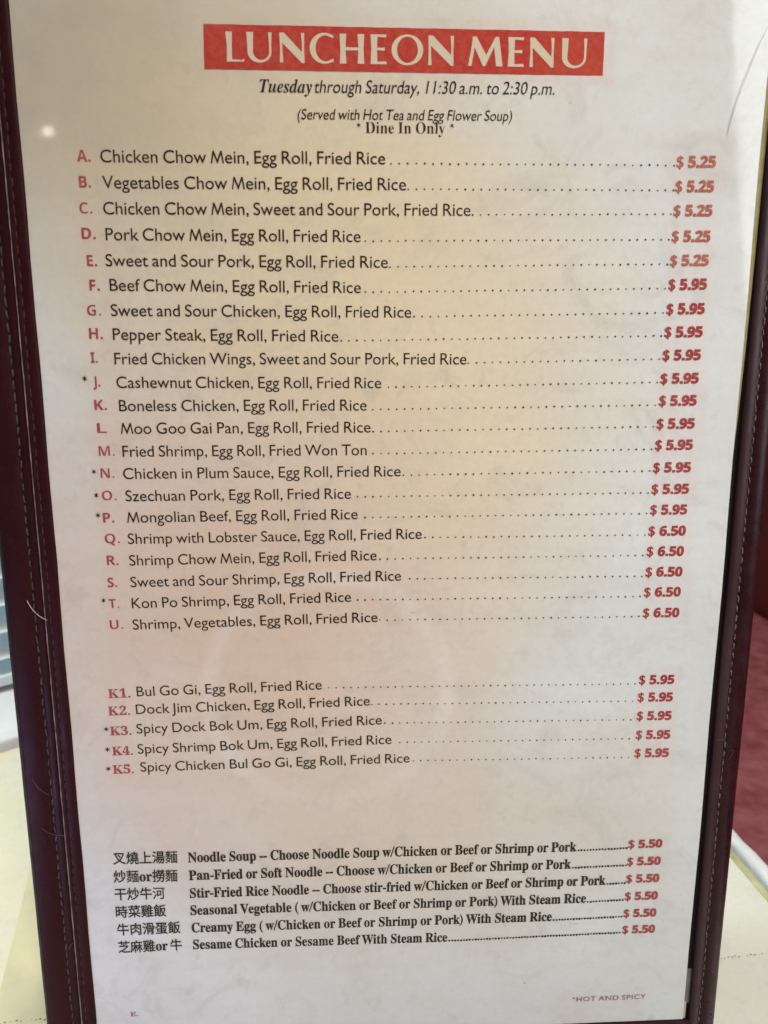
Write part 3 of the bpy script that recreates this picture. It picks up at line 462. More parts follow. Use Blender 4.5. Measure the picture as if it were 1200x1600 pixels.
  ('6', 384, [[199, -7, 152, -1, 110, 16, 74, 44, 47, 85, 29, 138, 24, 180, 26, 258, 38, 325, 56, 373, 76, 406, 102, 434, 136, 457, 177, 474, 226, 483, 264, 485, 328, 480, 328, 399, 290, 405, 252, 405, 218, 401, 190, 393, 168, 380, 150, 364, 137, 345, 125, 310, 117, 256, 121, 256, 137, 278, 151, 290, 168, 300, 188, 308, 212, 311, 245, 310, 282, 302, 312, 284, 336, 258, 346, 242, 358, 204, 362, 160, 357, 112, 351, 90, 331, 53, 302, 24, 266, 4, 246, -2], [197, 74, 224, 80, 245, 95, 259, 121, 264, 158, 260, 190, 248, 214, 228, 229, 199, 234, 172, 229, 145, 213, 131, 194, 124, 167, 130, 131, 147, 99, 169, 81]]),
  ('7', 384, [[74, 0, 254, 394, 18, 394, 18, 480, 362, 480, 362, 416, 181, 0]]),
  ('8', 384, [[192, -7, 121, 2, 83, 17, 68, 28, 54, 40, 34, 68, 25, 102, 24, 122, 26, 152, 42, 191, 70, 220, 116, 250, 77, 281, 48, 320, 41, 344, 38, 371, 41, 395, 48, 416, 67, 443, 105, 468, 141, 480, 192, 486, 244, 480, 280, 468, 317, 443, 336, 416, 343, 394, 345, 370, 342, 343, 334, 320, 321, 299, 303, 282, 259, 253, 308, 222, 335, 196, 354, 164, 360, 124, 358, 99, 351, 76, 339, 55, 314, 29, 280, 9, 253, 0], [192, 296, 220, 312, 238, 327, 246, 339, 250, 363, 246, 384, 233, 399, 215, 408, 191, 412, 169, 408, 150, 399, 138, 384, 134, 363, 138, 340, 146, 328, 163, 312], [191, 68, 224, 72, 247, 84, 261, 103, 266, 127, 261, 149, 248, 168, 223, 187, 187, 209, 151, 187, 131, 168, 122, 153, 118, 128, 122, 104, 136, 85, 159, 72]]),
  ('9', 384, [[120, -7, 55, -2, 55, 79, 103, 73, 150, 75, 180, 81, 216, 98, 240, 124, 251, 144, 262, 181, 267, 222, 263, 222, 246, 201, 225, 183, 196, 171, 171, 167, 137, 168, 101, 176, 86, 184, 58, 206, 47, 220, 31, 254, 22, 295, 22, 318, 26, 366, 41, 407, 52, 425, 66, 441, 98, 465, 138, 480, 160, 484, 201, 484, 231, 479, 273, 462, 298, 445, 328, 408, 344, 377, 357, 320, 360, 275, 357, 220, 349, 166, 338, 129, 321, 94, 299, 62, 271, 36, 235, 15, 207, 4, 157, -5], [185, 244, 212, 249, 234, 262, 253, 285, 259, 311, 254, 347, 237, 380, 215, 398, 187, 404, 160, 399, 138, 384, 124, 358, 120, 320, 124, 288, 136, 265, 156, 250]]),
  ('A', 463, [[0, 0, 169, 482, 294, 482, 463, 0, 354, 0, 319, 114, 144, 114, 110, 0], [170, 200, 295, 200, 232, 407]]),
  ('B', 451, [[60, 0, 60, 480, 268, 476, 337, 461, 370, 443, 382, 430, 398, 399, 404, 358, 402, 332, 390, 298, 378, 280, 361, 266, 330, 254, 330, 251, 360, 242, 380, 230, 396, 214, 408, 191, 414, 162, 414, 118, 410, 99, 395, 65, 383, 50, 352, 26, 313, 9, 290, 4, 240, 0], [162, 290, 235, 290, 258, 293, 276, 299, 288, 309, 298, 328, 299, 353, 294, 368, 279, 384, 253, 393, 162, 396], [162, 84, 243, 84, 267, 88, 285, 96, 298, 108, 308, 131, 310, 158, 302, 180, 285, 197, 266, 205, 240, 208, 162, 209]]),
  ('C', 428, [[254, -7, 208, -3, 168, 7, 133, 24, 91, 61, 70, 92, 49, 149, 42, 192, 40, 263, 51, 328, 65, 367, 85, 402, 111, 431, 141, 455, 177, 472, 218, 483, 276, 486, 336, 477, 404, 453, 371, 370, 308, 395, 264, 402, 228, 397, 198, 382, 186, 371, 165, 342, 147, 285, 144, 238, 151, 170, 164, 135, 183, 107, 195, 97, 226, 83, 264, 78, 293, 80, 333, 87, 386, 103, 386, 18, 324, -1]]),
  ('D', 497, [[60, 0, 60, 480, 211, 480, 259, 476, 322, 461, 376, 432, 417, 390, 437, 356, 450, 315, 457, 270, 456, 206, 450, 170, 441, 138, 427, 109, 410, 84, 389, 62, 365, 43, 337, 27, 273, 7, 196, 0], [162, 84, 250, 88, 287, 102, 316, 123, 336, 154, 348, 194, 353, 242, 349, 290, 344, 311, 337, 329, 318, 359, 291, 380, 275, 387, 238, 395, 162, 396]]),
  ('E', 376, [[60, 0, 60, 480, 336, 480, 336, 396, 162, 396, 162, 291, 324, 291, 324, 208, 162, 208, 162, 84, 336, 84, 336, 0]]),
  ('F', 369, [[60, 0, 60, 480, 335, 480, 335, 396, 160, 396, 160, 273, 323, 273, 323, 189, 160, 189, 160, 0]]),
  ('G', 486, [[262, -7, 196, 0, 167, 9, 141, 21, 117, 37, 97, 56, 79, 79, 53, 134, 45, 166, 39, 240, 46, 311, 59, 352, 91, 405, 119, 433, 153, 456, 193, 473, 238, 483, 302, 486, 352, 481, 389, 472, 432, 457, 398, 375, 357, 392, 319, 400, 274, 401, 235, 393, 201, 374, 175, 347, 156, 312, 148, 285, 144, 255, 145, 208, 153, 168, 167, 133, 188, 106, 206, 92, 228, 83, 254, 78, 294, 79, 333, 85, 333, 185, 242, 185, 242, 269, 432, 269, 432, 21, 340, -2]]),
  ('H', 514, [[60, 0, 60, 480, 162, 480, 162, 292, 352, 292, 352, 480, 453, 480, 453, 0, 352, 0, 352, 207, 162, 207, 162, 0]]),
  ('I', 261, [[22, 0, 22, 58, 80, 85, 80, 395, 22, 422, 22, 480, 240, 480, 240, 422, 181, 395, 181, 85, 240, 58, 240, 0]]),
  ('J', 222, [[10, -141, -50, -134, -50, -49, -6, -56, 25, -51, 46, -35, 57, -9, 60, 30, 60, 480, 162, 480, 162, 31, 160, -8, 153, -41, 136, -81, 120, -102, 100, -118, 65, -133]]),
  ('K', 446, [[60, 0, 60, 480, 162, 480, 162, 260, 199, 312, 332, 480, 445, 480, 277, 267, 446, 0, 330, 0, 205, 202, 162, 171, 162, 0]]),
  ('L', 379, [[60, 0, 60, 480, 162, 480, 162, 84, 357, 84, 357, 0]]),
  ('M', 633, [[60, 0, 60, 480, 199, 480, 312, 113, 434, 480, 573, 480, 573, 0, 478, 0, 478, 243, 483, 375, 480, 375, 357, 0, 263, 0, 148, 376, 145, 376, 151, 249, 151, 0]]),
  ('N', 546, [[60, 0, 60, 480, 189, 480, 397, 120, 394, 480, 486, 480, 486, 0, 357, 0, 148, 363, 145, 363, 151, 248, 151, 0]]),
  ('O', 535, [[267, -7, 218, -3, 176, 7, 139, 24, 94, 61, 72, 93, 56, 130, 45, 171, 39, 241, 45, 311, 56, 352, 72, 388, 94, 420, 139, 456, 176, 473, 219, 484, 268, 487, 317, 484, 360, 473, 396, 456, 440, 420, 462, 388, 479, 351, 493, 288, 496, 240, 490, 171, 479, 130, 462, 93, 440, 61, 396, 24, 360, 7, 316, -3], [267, 79, 307, 83, 323, 89, 350, 109, 361, 122, 382, 173, 389, 240, 382, 308, 361, 359, 338, 383, 323, 392, 307, 398, 268, 402, 248, 401, 212, 392, 185, 372, 175, 359, 153, 308, 146, 240, 153, 173, 175, 122, 185, 109, 212, 89, 247, 80]]),
  ('P', 422, [[60, 0, 60, 480, 243, 478, 294, 470, 333, 452, 349, 440, 373, 410, 387, 373, 390, 352, 391, 316, 387, 289, 368, 240, 351, 218, 329, 200, 286, 180, 228, 171, 162, 171, 162, 0], [162, 254, 209, 254, 234, 258, 255, 266, 271, 277, 282, 293, 289, 326, 286, 348, 280, 365, 269, 379, 253, 388, 233, 394, 162, 396]]),
  ('Q', 535, [[363, -114, 275, -7, 242, -6, 196, 1, 156, 15, 122, 35, 83, 76, 56, 130, 45, 171, 39, 241, 45, 311, 56, 352, 83, 405, 108, 433, 139, 456, 176, 473, 219, 484, 293, 486, 339, 479, 379, 466, 412, 446, 440, 420, 462, 388, 479, 351, 493, 288, 496, 240, 492, 189, 483, 143, 467, 101, 444, 65, 414, 37, 377, 15, 493, -114], [267, 79, 307, 83, 323, 89, 350, 109, 361, 122, 382, 173, 389, 240, 382, 308, 361, 359, 338, 383, 323, 392, 307, 398, 268, 402, 248, 401, 212, 392, 185, 372, 175, 359, 153, 308, 146, 240, 153, 173, 175, 122, 185, 109, 212, 89, 247, 80]]),
  ('R', 443, [[60, 0, 60, 480, 231, 478, 285, 471, 328, 455, 359, 431, 380, 399, 390, 359, 390, 315, 383, 287, 365, 256, 339, 231, 302, 209, 443, 0, 330, 0, 216, 184, 162, 184, 162, 0], [162, 267, 211, 267, 238, 271, 259, 278, 274, 290, 283, 304, 289, 333, 286, 354, 273, 376, 257, 386, 236, 393, 162, 396]]),
  ('S', 370, [[167, -7, 95, 0, 31, 22, 31, 117, 126, 83, 162, 78, 197, 79, 222, 87, 237, 102, 243, 121, 241, 145, 232, 160, 217, 172, 114, 225, 71, 259, 52, 286, 41, 310, 37, 339, 38, 371, 47, 407, 56, 423, 67, 438, 95, 461, 112, 470, 152, 482, 199, 486, 247, 482, 293, 471, 341, 453, 308, 373, 232, 398, 178, 400, 157, 392, 142, 378, 136, 360, 138, 337, 146, 324, 158, 313, 271, 253, 312, 220, 329, 196, 337, 178, 343, 145, 342, 112, 338, 93, 323, 59, 297, 31, 281, 20, 262, 10, 219, -2]]),
  ('T', 389, [[144, 0, 144, 395, 13, 395, 13, 480, 375, 480, 375, 395, 245, 395, 245, 0]]),
  ('U', 508, [[252, -7, 193, -1, 145, 15, 107, 42, 92, 59, 70, 98, 58, 145, 57, 171, 57, 480, 158, 480, 158, 186, 164, 136, 175, 112, 191, 95, 213, 85, 254, 79, 297, 85, 318, 97, 334, 114, 344, 138, 349, 187, 349, 480, 451, 480, 450, 153, 445, 122, 436, 93, 421, 67, 401, 44, 363, 16, 313, -1]]),
 ],
 'T': [
  ('1', 375, [[65, 0, 65, 36, 131, 37, 146, 45, 152, 58, 154, 416, 101, 359, 74, 346, 57, 347, 40, 359, 31, 375, 28, 396, 91, 420, 179, 482, 254, 482, 256, 61, 263, 44, 276, 37, 342, 36, 342, 0]]),
  ('2', 375, [[24, 0, 24, 69, 136, 184, 187, 245, 214, 297, 222, 327, 226, 360, 223, 405, 212, 428, 202, 437, 189, 443, 163, 444, 137, 432, 126, 416, 116, 380, 112, 329, 68, 336, 43, 350, 32, 365, 26, 396, 34, 426, 49, 447, 72, 465, 103, 478, 129, 483, 174, 486, 220, 483, 274, 466, 300, 446, 318, 421, 323, 407, 328, 367, 316, 322, 298, 289, 259, 242, 87, 74, 257, 75, 274, 82, 288, 95, 298, 113, 305, 141, 344, 141, 341, 0]]),
  ('3', 375, [[163, -7, 104, -2, 81, 5, 53, 18, 39, 29, 26, 47, 19, 67, 19, 82, 26, 102, 36, 113, 54, 123, 76, 126, 78, 100, 86, 78, 99, 62, 125, 46, 158, 40, 187, 44, 211, 56, 226, 72, 238, 105, 241, 139, 238, 163, 222, 194, 205, 210, 182, 221, 153, 226, 95, 227, 95, 269, 166, 272, 188, 281, 204, 296, 220, 327, 224, 353, 225, 379, 219, 409, 206, 431, 186, 443, 162, 445, 142, 438, 129, 425, 120, 406, 113, 375, 112, 341, 74, 345, 47, 356, 30, 374, 24, 401, 28, 424, 41, 444, 75, 469, 128, 484, 196, 485, 237, 479, 271, 466, 299, 448, 317, 423, 323, 409, 328, 377, 324, 348, 315, 323, 298, 301, 277, 283, 252, 268, 225, 256, 279, 238, 297, 228, 319, 209, 332, 193, 340, 174, 344, 125, 338, 90, 329, 70, 312, 44, 297, 31, 270, 15, 241, 3, 209, -3]]),
  ('4', 375, [[121, 0, 121, 36, 161, 38, 179, 44, 188, 52, 194, 74, 195, 125, 9, 125, 9, 166, 200, 480, 293, 480, 293, 169, 363, 169, 363, 125, 293, 125, 293, 74, 297, 58, 309, 44, 327, 38, 357, 36, 357, 0], [56, 169, 195, 169, 195, 328, 200, 416, 158, 338]]),
  ('5', 375, [[164, -7, 119, -4, 74, 9, 45, 29, 36, 42, 28, 61, 28, 89, 37, 105, 52, 116, 81, 121, 84, 96, 90, 77, 111, 52, 123, 46, 146, 41, 182, 45, 202, 54, 217, 69, 229, 92, 236, 122, 236, 164, 231, 192, 220, 214, 195, 236, 173, 244, 146, 247, 109, 245, 71, 235, 40, 247, 62, 480, 316, 480, 319, 357, 281, 357, 270, 394, 264, 401, 254, 405, 105, 406, 94, 281, 126, 288, 168, 292, 216, 288, 258, 276, 293, 256, 319, 228, 335, 192, 338, 171, 339, 134, 333, 96, 318, 65, 298, 40, 274, 22, 236, 4, 205, -3]]),
  ('B', 443, [[16, 0, 16, 18, 45, 22, 58, 28, 66, 37, 73, 60, 74, 369, 72, 401, 65, 421, 46, 435, 15, 438, 15, 455, 220, 455, 274, 452, 318, 444, 352, 429, 377, 409, 391, 383, 396, 351, 393, 325, 384, 302, 369, 283, 348, 268, 320, 256, 287, 247, 327, 237, 360, 223, 386, 206, 404, 185, 415, 160, 418, 132, 413, 93, 397, 61, 386, 47, 354, 24, 335, 15, 291, 4, 238, 0], [182, 252, 220, 254, 245, 261, 263, 272, 275, 290, 284, 329, 281, 385, 269, 412, 248, 428, 209, 434, 193, 430, 186, 421, 182, 399], [222, 24, 248, 27, 268, 35, 288, 58, 296, 81, 300, 111, 298, 162, 284, 199, 268, 215, 231, 228, 182, 231, 183, 52, 188, 37, 194, 30]]),
  ('C', 468, [[256, -11, 193, -3, 155, 10, 105, 43, 66, 87, 39, 142, 30, 184, 27, 251, 40, 314, 56, 351, 92, 399, 139, 435, 176, 452, 216, 462, 275, 465, 309, 459, 388, 435, 408, 443, 419, 465, 436, 465, 436, 308, 420, 308, 392, 364, 356, 407, 328, 427, 282, 442, 265, 443, 228, 437, 198, 419, 174, 389, 157, 347, 147, 293, 144, 226, 148, 164, 159, 114, 177, 74, 203, 46, 237, 29, 278, 24, 305, 26, 345, 38, 371, 52, 407, 81, 428, 106, 447, 89, 423, 58, 395, 33, 365, 14, 332, 0, 296, -8]]),
  ('D', 496, [[20, 0, 20, 18, 47, 21, 58, 26, 66, 34, 73, 54, 74, 374, 72, 398, 65, 421, 50, 433, 15, 438, 15, 455, 222, 455, 296, 449, 357, 429, 383, 414, 405, 396, 424, 375, 440, 351, 452, 324, 461, 295, 468, 228, 461, 158, 442, 101, 408, 57, 362, 25, 302, 6, 228, 0], [222, 24, 262, 30, 280, 37, 295, 47, 319, 75, 337, 114, 343, 139, 351, 229, 347, 291, 336, 342, 319, 382, 294, 410, 262, 428, 223, 433, 202, 431, 190, 423, 184, 409, 182, 385, 183, 55, 187, 38, 193, 31, 202, 27]]),
  ('E', 442, [[14, 0, 14, 17, 51, 22, 66, 34, 72, 48, 75, 78, 74, 394, 69, 413, 62, 426, 44, 435, 16, 438, 16, 455, 399, 455, 399, 320, 384, 320, 375, 357, 361, 386, 351, 397, 327, 414, 295, 424, 255, 430, 204, 429, 194, 426, 187, 420, 183, 394, 183, 246, 221, 248, 252, 262, 272, 288, 281, 313, 288, 345, 304, 345, 304, 118, 287, 118, 276, 173, 269, 189, 254, 206, 225, 218, 183, 222, 183, 67, 189, 38, 206, 29, 261, 29, 313, 39, 345, 53, 371, 75, 392, 104, 411, 143, 430, 143, 402, 0]]),
  ('F', 404, [[15, 0, 15, 18, 36, 20, 58, 29, 66, 39, 73, 62, 74, 375, 73, 396, 66, 418, 50, 430, 14, 438, 14, 455, 394, 455, 394, 320, 377, 320, 368, 357, 355, 386, 343, 400, 320, 416, 288, 426, 230, 431, 194, 428, 184, 416, 182, 247, 217, 250, 248, 263, 269, 289, 278, 314, 284, 346, 302, 346, 302, 118, 285, 118, 279, 154, 269, 181, 249, 208, 217, 221, 182, 224, 182, 73, 186, 48, 193, 34, 204, 26, 222, 20, 256, 18, 256, 0]]),
  ('I', 261, [[13, 0, 13, 18, 50, 26, 65, 37, 72, 49, 75, 75, 74, 405, 67, 424, 58, 430, 13, 438, 13, 455, 244, 455, 244, 438, 201, 430, 192, 424, 184, 405, 183, 77, 185, 53, 192, 37, 211, 24, 246, 18, 246, 0]]),
  ('K', 510, [[16, 0, 16, 18, 52, 24, 67, 36, 72, 50, 75, 81, 74, 398, 67, 419, 58, 428, 45, 434, 17, 438, 17, 455, 242, 455, 242, 438, 201, 430, 191, 422, 186, 411, 183, 386, 183, 234, 321, 373, 346, 406, 349, 418, 342, 430, 323, 436, 291, 438, 291, 455, 486, 455, 486, 438, 457, 436, 436, 430, 392, 404, 344, 361, 271, 285, 467, 42, 491, 23, 519, 18, 519, 0, 281, 0, 281, 18, 312, 19, 325, 22, 333, 32, 332, 42, 200, 214, 183, 198, 183, 81, 186, 50, 191, 36, 199, 28, 221, 20, 242, 18, 242, 0]]),
  ('N', 494, [[403, -11, 107, 350, 108, 58, 115, 36, 123, 27, 136, 22, 167, 18, 167, 0, 18, 0, 18, 18, 50, 22, 67, 34, 74, 51, 76, 79, 76, 388, 39, 431, 18, 438, 18, 455, 156, 455, 391, 169, 389, 404, 382, 422, 373, 430, 331, 438, 331, 455, 480, 455, 480, 438, 459, 436, 438, 429, 430, 420, 423, 398, 422, -11]]),
  ('O', 525, [[261, -11, 213, -6, 169, 7, 129, 29, 94, 58, 66, 93, 45, 134, 32, 179, 28, 228, 32, 276, 45, 321, 66, 362, 95, 397, 130, 426, 170, 448, 216, 462, 265, 466, 313, 462, 357, 448, 397, 427, 431, 399, 459, 364, 480, 323, 494, 277, 498, 228, 494, 179, 480, 134, 459, 93, 430, 58, 396, 29, 355, 7, 310, -6], [265, 12, 300, 18, 328, 36, 351, 66, 367, 108, 376, 162, 379, 228, 372, 321, 365, 346, 348, 388, 324, 419, 310, 430, 294, 437, 260, 443, 225, 437, 196, 419, 174, 389, 158, 347, 148, 294, 145, 228, 153, 135, 159, 110, 177, 67, 189, 50, 215, 26, 247, 14]]),
  ('P', 418, [[15, 0, 15, 18, 52, 24, 66, 36, 72, 50, 74, 81, 73, 398, 66, 419, 57, 428, 36, 436, 16, 438, 16, 455, 265, 454, 322, 445, 347, 435, 366, 422, 383, 406, 396, 388, 404, 367, 408, 344, 404, 296, 390, 266, 380, 252, 352, 230, 314, 214, 268, 206, 182, 206, 182, 81, 185, 50, 190, 36, 199, 28, 221, 20, 242, 18, 242, 0], [182, 230, 231, 232, 255, 240, 272, 252, 287, 283, 292, 329, 290, 361, 284, 387, 269, 414, 241, 428, 216, 431, 199, 429, 189, 424, 184, 414]]),
  ('R', 473, [[15, 0, 15, 18, 52, 24, 66, 36, 72, 50, 74, 81, 73, 398, 66, 419, 57, 428, 36, 436, 16, 438, 16, 455, 217, 455, 278, 452, 329, 442, 349, 435, 382, 415, 395, 402, 412, 372, 417, 334, 414, 308, 406, 285, 392, 265, 372, 248, 346, 234, 315, 224, 443, 36, 459, 21, 480, 18, 480, 0, 338, 0, 202, 212, 182, 212, 183, 59, 190, 36, 199, 28, 221, 20, 242, 18, 242, 0], [182, 234, 235, 236, 261, 245, 280, 258, 298, 290, 304, 336, 301, 365, 295, 389, 284, 407, 268, 421, 248, 428, 224, 431, 202, 429, 190, 422, 185, 414, 182, 386]]),
  ('S', 390, [[43, -11, 43, 158, 62, 158, 83, 94, 101, 62, 123, 39, 149, 24, 197, 15, 231, 20, 249, 30, 264, 43, 273, 60, 278, 79, 277, 104, 273, 117, 255, 140, 225, 160, 127, 210, 87, 242, 69, 264, 56, 289, 50, 332, 54, 370, 67, 403, 80, 421, 105, 443, 148, 462, 172, 466, 206, 465, 300, 445, 314, 450, 320, 466, 339, 466, 339, 319, 322, 319, 305, 365, 272, 410, 248, 429, 222, 441, 183, 444, 163, 440, 147, 432, 134, 420, 125, 406, 120, 380, 127, 349, 150, 325, 178, 308, 290, 253, 317, 233, 337, 211, 353, 180, 359, 133, 354, 93, 339, 58, 323, 38, 293, 14, 268, 2, 240, -6, 209, -10, 164, -8, 85, 12, 69, 7, 61, -11]]),
  ('V', 428, [[212, -13, 41, 389, 18, 425, 1, 435, -14, 438, -14, 455, 211, 455, 211, 438, 166, 432, 156, 423, 153, 406, 161, 378, 259, 143, 354, 400, 354, 414, 349, 427, 331, 435, 299, 438, 299, 455, 442, 455, 442, 438, 413, 431, 400, 418, 391, 403, 230, -13]]),
  ('W', 611, [[171, -11, 30, 400, 12, 430, 3, 435, -15, 438, -15, 455, 181, 455, 181, 438, 157, 435, 144, 427, 141, 415, 141, 400, 148, 373, 223, 153, 301, 353, 278, 418, 263, 432, 229, 438, 229, 455, 439, 455, 439, 438, 404, 432, 394, 420, 393, 409, 474, 166, 543, 377, 548, 402, 544, 425, 529, 434, 503, 438, 503, 455, 624, 455, 624, 438, 607, 432, 598, 426, 578, 388, 446, -11, 428, -11, 316, 309, 190, -11]]),
  ('a', 344, [[254, -10, 239, -9, 216, 1, 203, 21, 200, 35, 168, 11, 151, 2, 133, -4, 95, -9, 74, -6, 55, 0, 40, 11, 29, 26, 21, 53, 21, 78, 31, 104, 50, 126, 98, 155, 199, 190, 198, 250, 193, 272, 182, 286, 156, 295, 124, 293, 109, 286, 105, 281, 104, 272, 119, 248, 123, 231, 120, 215, 110, 202, 95, 194, 77, 191, 59, 194, 49, 199, 38, 212, 34, 224, 35, 252, 44, 272, 69, 295, 95, 308, 126, 316, 162, 318, 205, 315, 252, 300, 263, 292, 280, 271, 292, 228, 294, 42, 297, 37, 304, 34, 320, 42, 329, 28, 294, -1], [151, 34, 178, 44, 199, 63, 199, 169, 154, 151, 138, 138, 127, 123, 120, 105, 118, 84, 122, 56, 133, 39]]),
  ('b', 361, [[43, -11, 42, 407, 39, 425, 34, 431, 8, 439, 8, 455, 138, 455, 138, 279, 162, 301, 190, 314, 205, 317, 233, 318, 254, 314, 274, 305, 292, 292, 321, 256, 335, 221, 342, 166, 337, 118, 328, 89, 308, 51, 280, 21, 246, 0, 206, -9, 177, -9, 133, 7, 105, 28, 53, -11], [183, 14, 204, 18, 213, 23, 232, 49, 242, 95, 245, 160, 242, 214, 231, 251, 212, 273, 184, 280, 169, 278, 155, 270, 144, 258, 138, 242, 140, 52, 149, 28, 169, 16]]),
  ('c', 294, [[156, -10, 131, -8, 97, 4, 77, 18, 51, 45, 32, 80, 24, 106, 20, 150, 22, 181, 29, 210, 40, 237, 55, 260, 84, 289, 108, 304, 133, 314, 160, 318, 204, 317, 240, 304, 265, 283, 277, 256, 275, 228, 266, 215, 253, 207, 236, 204, 214, 209, 201, 225, 196, 250, 197, 279, 190, 290, 169, 297, 152, 294, 138, 285, 126, 270, 118, 248, 114, 221, 113, 164, 123, 105, 146, 65, 156, 55, 178, 42, 204, 38, 227, 42, 250, 53, 271, 72, 285, 60, 267, 39, 227, 8, 181, -8]]),
  ('d', 370, [[140, -10, 107, -5, 78, 10, 53, 35, 35, 66, 23, 104, 20, 147, 24, 196, 36, 237, 48, 261, 72, 290, 101, 309, 123, 316, 146, 318, 175, 314, 201, 301, 223, 280, 222, 413, 216, 427, 208, 433, 176, 439, 176, 455, 319, 455, 320, 60, 327, 38, 353, 28, 353, 11, 294, 6, 223, -10, 223, 39, 213, 24, 188, 2, 157, -9], [171, 28, 187, 32, 202, 41, 215, 56, 223, 76, 222, 247, 214, 262, 201, 273, 174, 281, 147, 273, 130, 250, 121, 210, 118, 153, 120, 98, 130, 58, 146, 36]]),
  ('e', 301, [[154, -10, 129, -8, 106, -1, 85, 10, 58, 35, 37, 68, 27, 95, 20, 157, 28, 215, 38, 240, 59, 273, 87, 298, 109, 309, 132, 316, 157, 318, 193, 314, 209, 309, 224, 301, 249, 280, 259, 266, 274, 234, 282, 195, 283, 166, 117, 166, 120, 128, 127, 97, 138, 73, 154, 56, 175, 46, 200, 42, 225, 47, 237, 53, 270, 86, 285, 72, 248, 27, 228, 11, 205, -1, 180, -8], [116, 192, 202, 192, 198, 261, 190, 283, 181, 292, 161, 297, 147, 294, 136, 286, 127, 274, 117, 232]]),
  ('f', 214, [[15, 0, 15, 16, 37, 20, 49, 32, 52, 73, 52, 277, 16, 277, 16, 310, 52, 310, 53, 370, 60, 400, 75, 425, 96, 444, 123, 457, 156, 464, 188, 464, 222, 456, 247, 439, 261, 417, 262, 386, 258, 375, 248, 363, 234, 356, 218, 356, 203, 360, 192, 368, 186, 381, 185, 395, 197, 432, 196, 438, 190, 442, 174, 443, 159, 437, 152, 425, 148, 399, 148, 310, 204, 310, 204, 277, 148, 277, 149, 47, 155, 29, 162, 23, 200, 16, 200, 0]]),
  ('g', 327, [[146, -140, 89, -136, 60, -127, 29, -108, 15, -84, 16, -64, 28, -46, 68, -26, 44, -10, 28, 9, 24, 30, 28, 54, 49, 80, 102, 110, 58, 135, 42, 150, 31, 169, 24, 189, 22, 212, 30, 251, 40, 268, 60, 289, 88, 305, 120, 315, 170, 318, 208, 312, 233, 304, 317, 304, 317, 268, 268, 268, 286, 237, 292, 204, 285, 167, 264, 137, 242, 120, 215, 108, 183, 103, 136, 104, 121, 100, 106, 88, 101, 71, 105, 59, 119, 52, 236, 45, 259, 40, 285, 29, 303, 13, 312, -9, 316, -37, 311, -67, 305, -80, 286, -103, 257, -121, 197, -137], [157, 124, 178, 130, 190, 146, 197, 173, 200, 211, 197, 249, 190, 276, 178, 292, 157, 297, 137, 292, 124, 276, 117, 249, 114, 211, 117, 173, 124, 146, 137, 130], [160, -116, 218, -111, 238, -104, 252, -94, 260, -81, 263, -66, 260, -51, 249, -41, 223, -35, 97, -34, 84, -45, 76, -58, 73, -72, 78, -89, 95, -103, 111, -110]]),
  ('h', 381, [[18, 0, 18, 16, 39, 21, 47, 29, 52, 56, 52, 406, 49, 422, 43, 432, 19, 440, 19, 455, 148, 455, 148, 267, 175, 295, 207, 313, 224, 317, 270, 315, 292, 306, 309, 292, 321, 271, 328, 244, 332, 38, 337, 26, 343, 21, 363, 16, 363, 0, 202, 0, 202, 16, 216, 17, 228, 26, 235, 56, 234, 241, 229, 258, 223, 265, 203, 271, 173, 262, 148, 235, 148, 43, 157, 23, 180, 16, 180, 0]]),
  ('i', 198, [[101, 362, 81, 366, 65, 376, 54, 393, 50, 412, 54, 432, 65, 449, 81, 460, 101, 463, 120, 460, 137, 449, 148, 432, 151, 412, 147, 393, 136, 376, 120, 366], [18, 0, 18, 16, 39, 21, 48, 29, 52, 56, 52, 266, 44, 287, 20, 294, 21, 310, 148, 310, 149, 43, 157, 24, 180, 16, 180, 0]]),
  ('k', 359, [[18, 0, 18, 16, 39, 21, 48, 29, 52, 56, 52, 412, 45, 432, 20, 439, 21, 455, 148, 455, 148, 169, 227, 248, 242, 269, 244, 278, 240, 287, 228, 292, 206, 294, 206, 310, 345, 310, 345, 294, 320, 289, 296, 278, 222, 209, 350, 29, 365, 18, 376, 16, 376, 0, 211, 0, 211, 16, 234, 20, 238, 27, 238, 37, 162, 147, 148, 134, 148, 43, 157, 24, 180, 16, 180, 0]]),
  ('l', 200, [[18, 0, 18, 16, 39, 21, 48, 29, 52, 56, 52, 411, 45, 432, 20, 439, 20, 455, 148, 455, 149, 49, 151, 33, 157, 24, 180, 16, 180, 0]]),
  ('m', 554, [[18, 0, 18, 16, 39, 21, 47, 29, 52, 56, 52, 266, 43, 287, 19, 294, 19, 310, 146, 310, 146, 265, 160, 281, 188, 305, 204, 312, 237, 318, 277, 312, 292, 304, 304, 293, 320, 261, 334, 279, 364, 304, 399, 317, 444, 315, 466, 306, 482, 292, 494, 271, 501, 244, 505, 38, 516, 21, 536, 16, 536, 0, 377, 0, 377, 16, 393, 19, 405, 30, 410, 56, 408, 241, 404, 258, 398, 265, 377, 271, 349, 263, 324, 237, 325, 44, 333, 23, 356, 16, 356, 0, 200, 0, 200, 16, 215, 19, 227, 30, 232, 56, 230, 240, 226, 258, 220, 265, 200, 271, 170, 262, 146, 235, 147, 44, 155, 24, 177, 16, 177, 0]]),
  ('n', 381, [[18, 0, 18, 16, 39, 21, 47, 29, 52, 56, 52, 266, 43, 287, 19, 294, 19, 310, 148, 310, 148, 267, 161, 283, 190, 306, 224, 317, 270, 315, 292, 306, 309, 292, 321, 271, 328, 244, 332, 38, 337, 26, 343, 21, 363, 16, 363, 0, 202, 0, 202, 16, 216, 17, 228, 26, 235, 56, 234, 241, 229, 258, 223, 265, 203, 271, 173, 262, 148, 235, 148, 43, 157, 23, 180, 16, 180, 0]]),
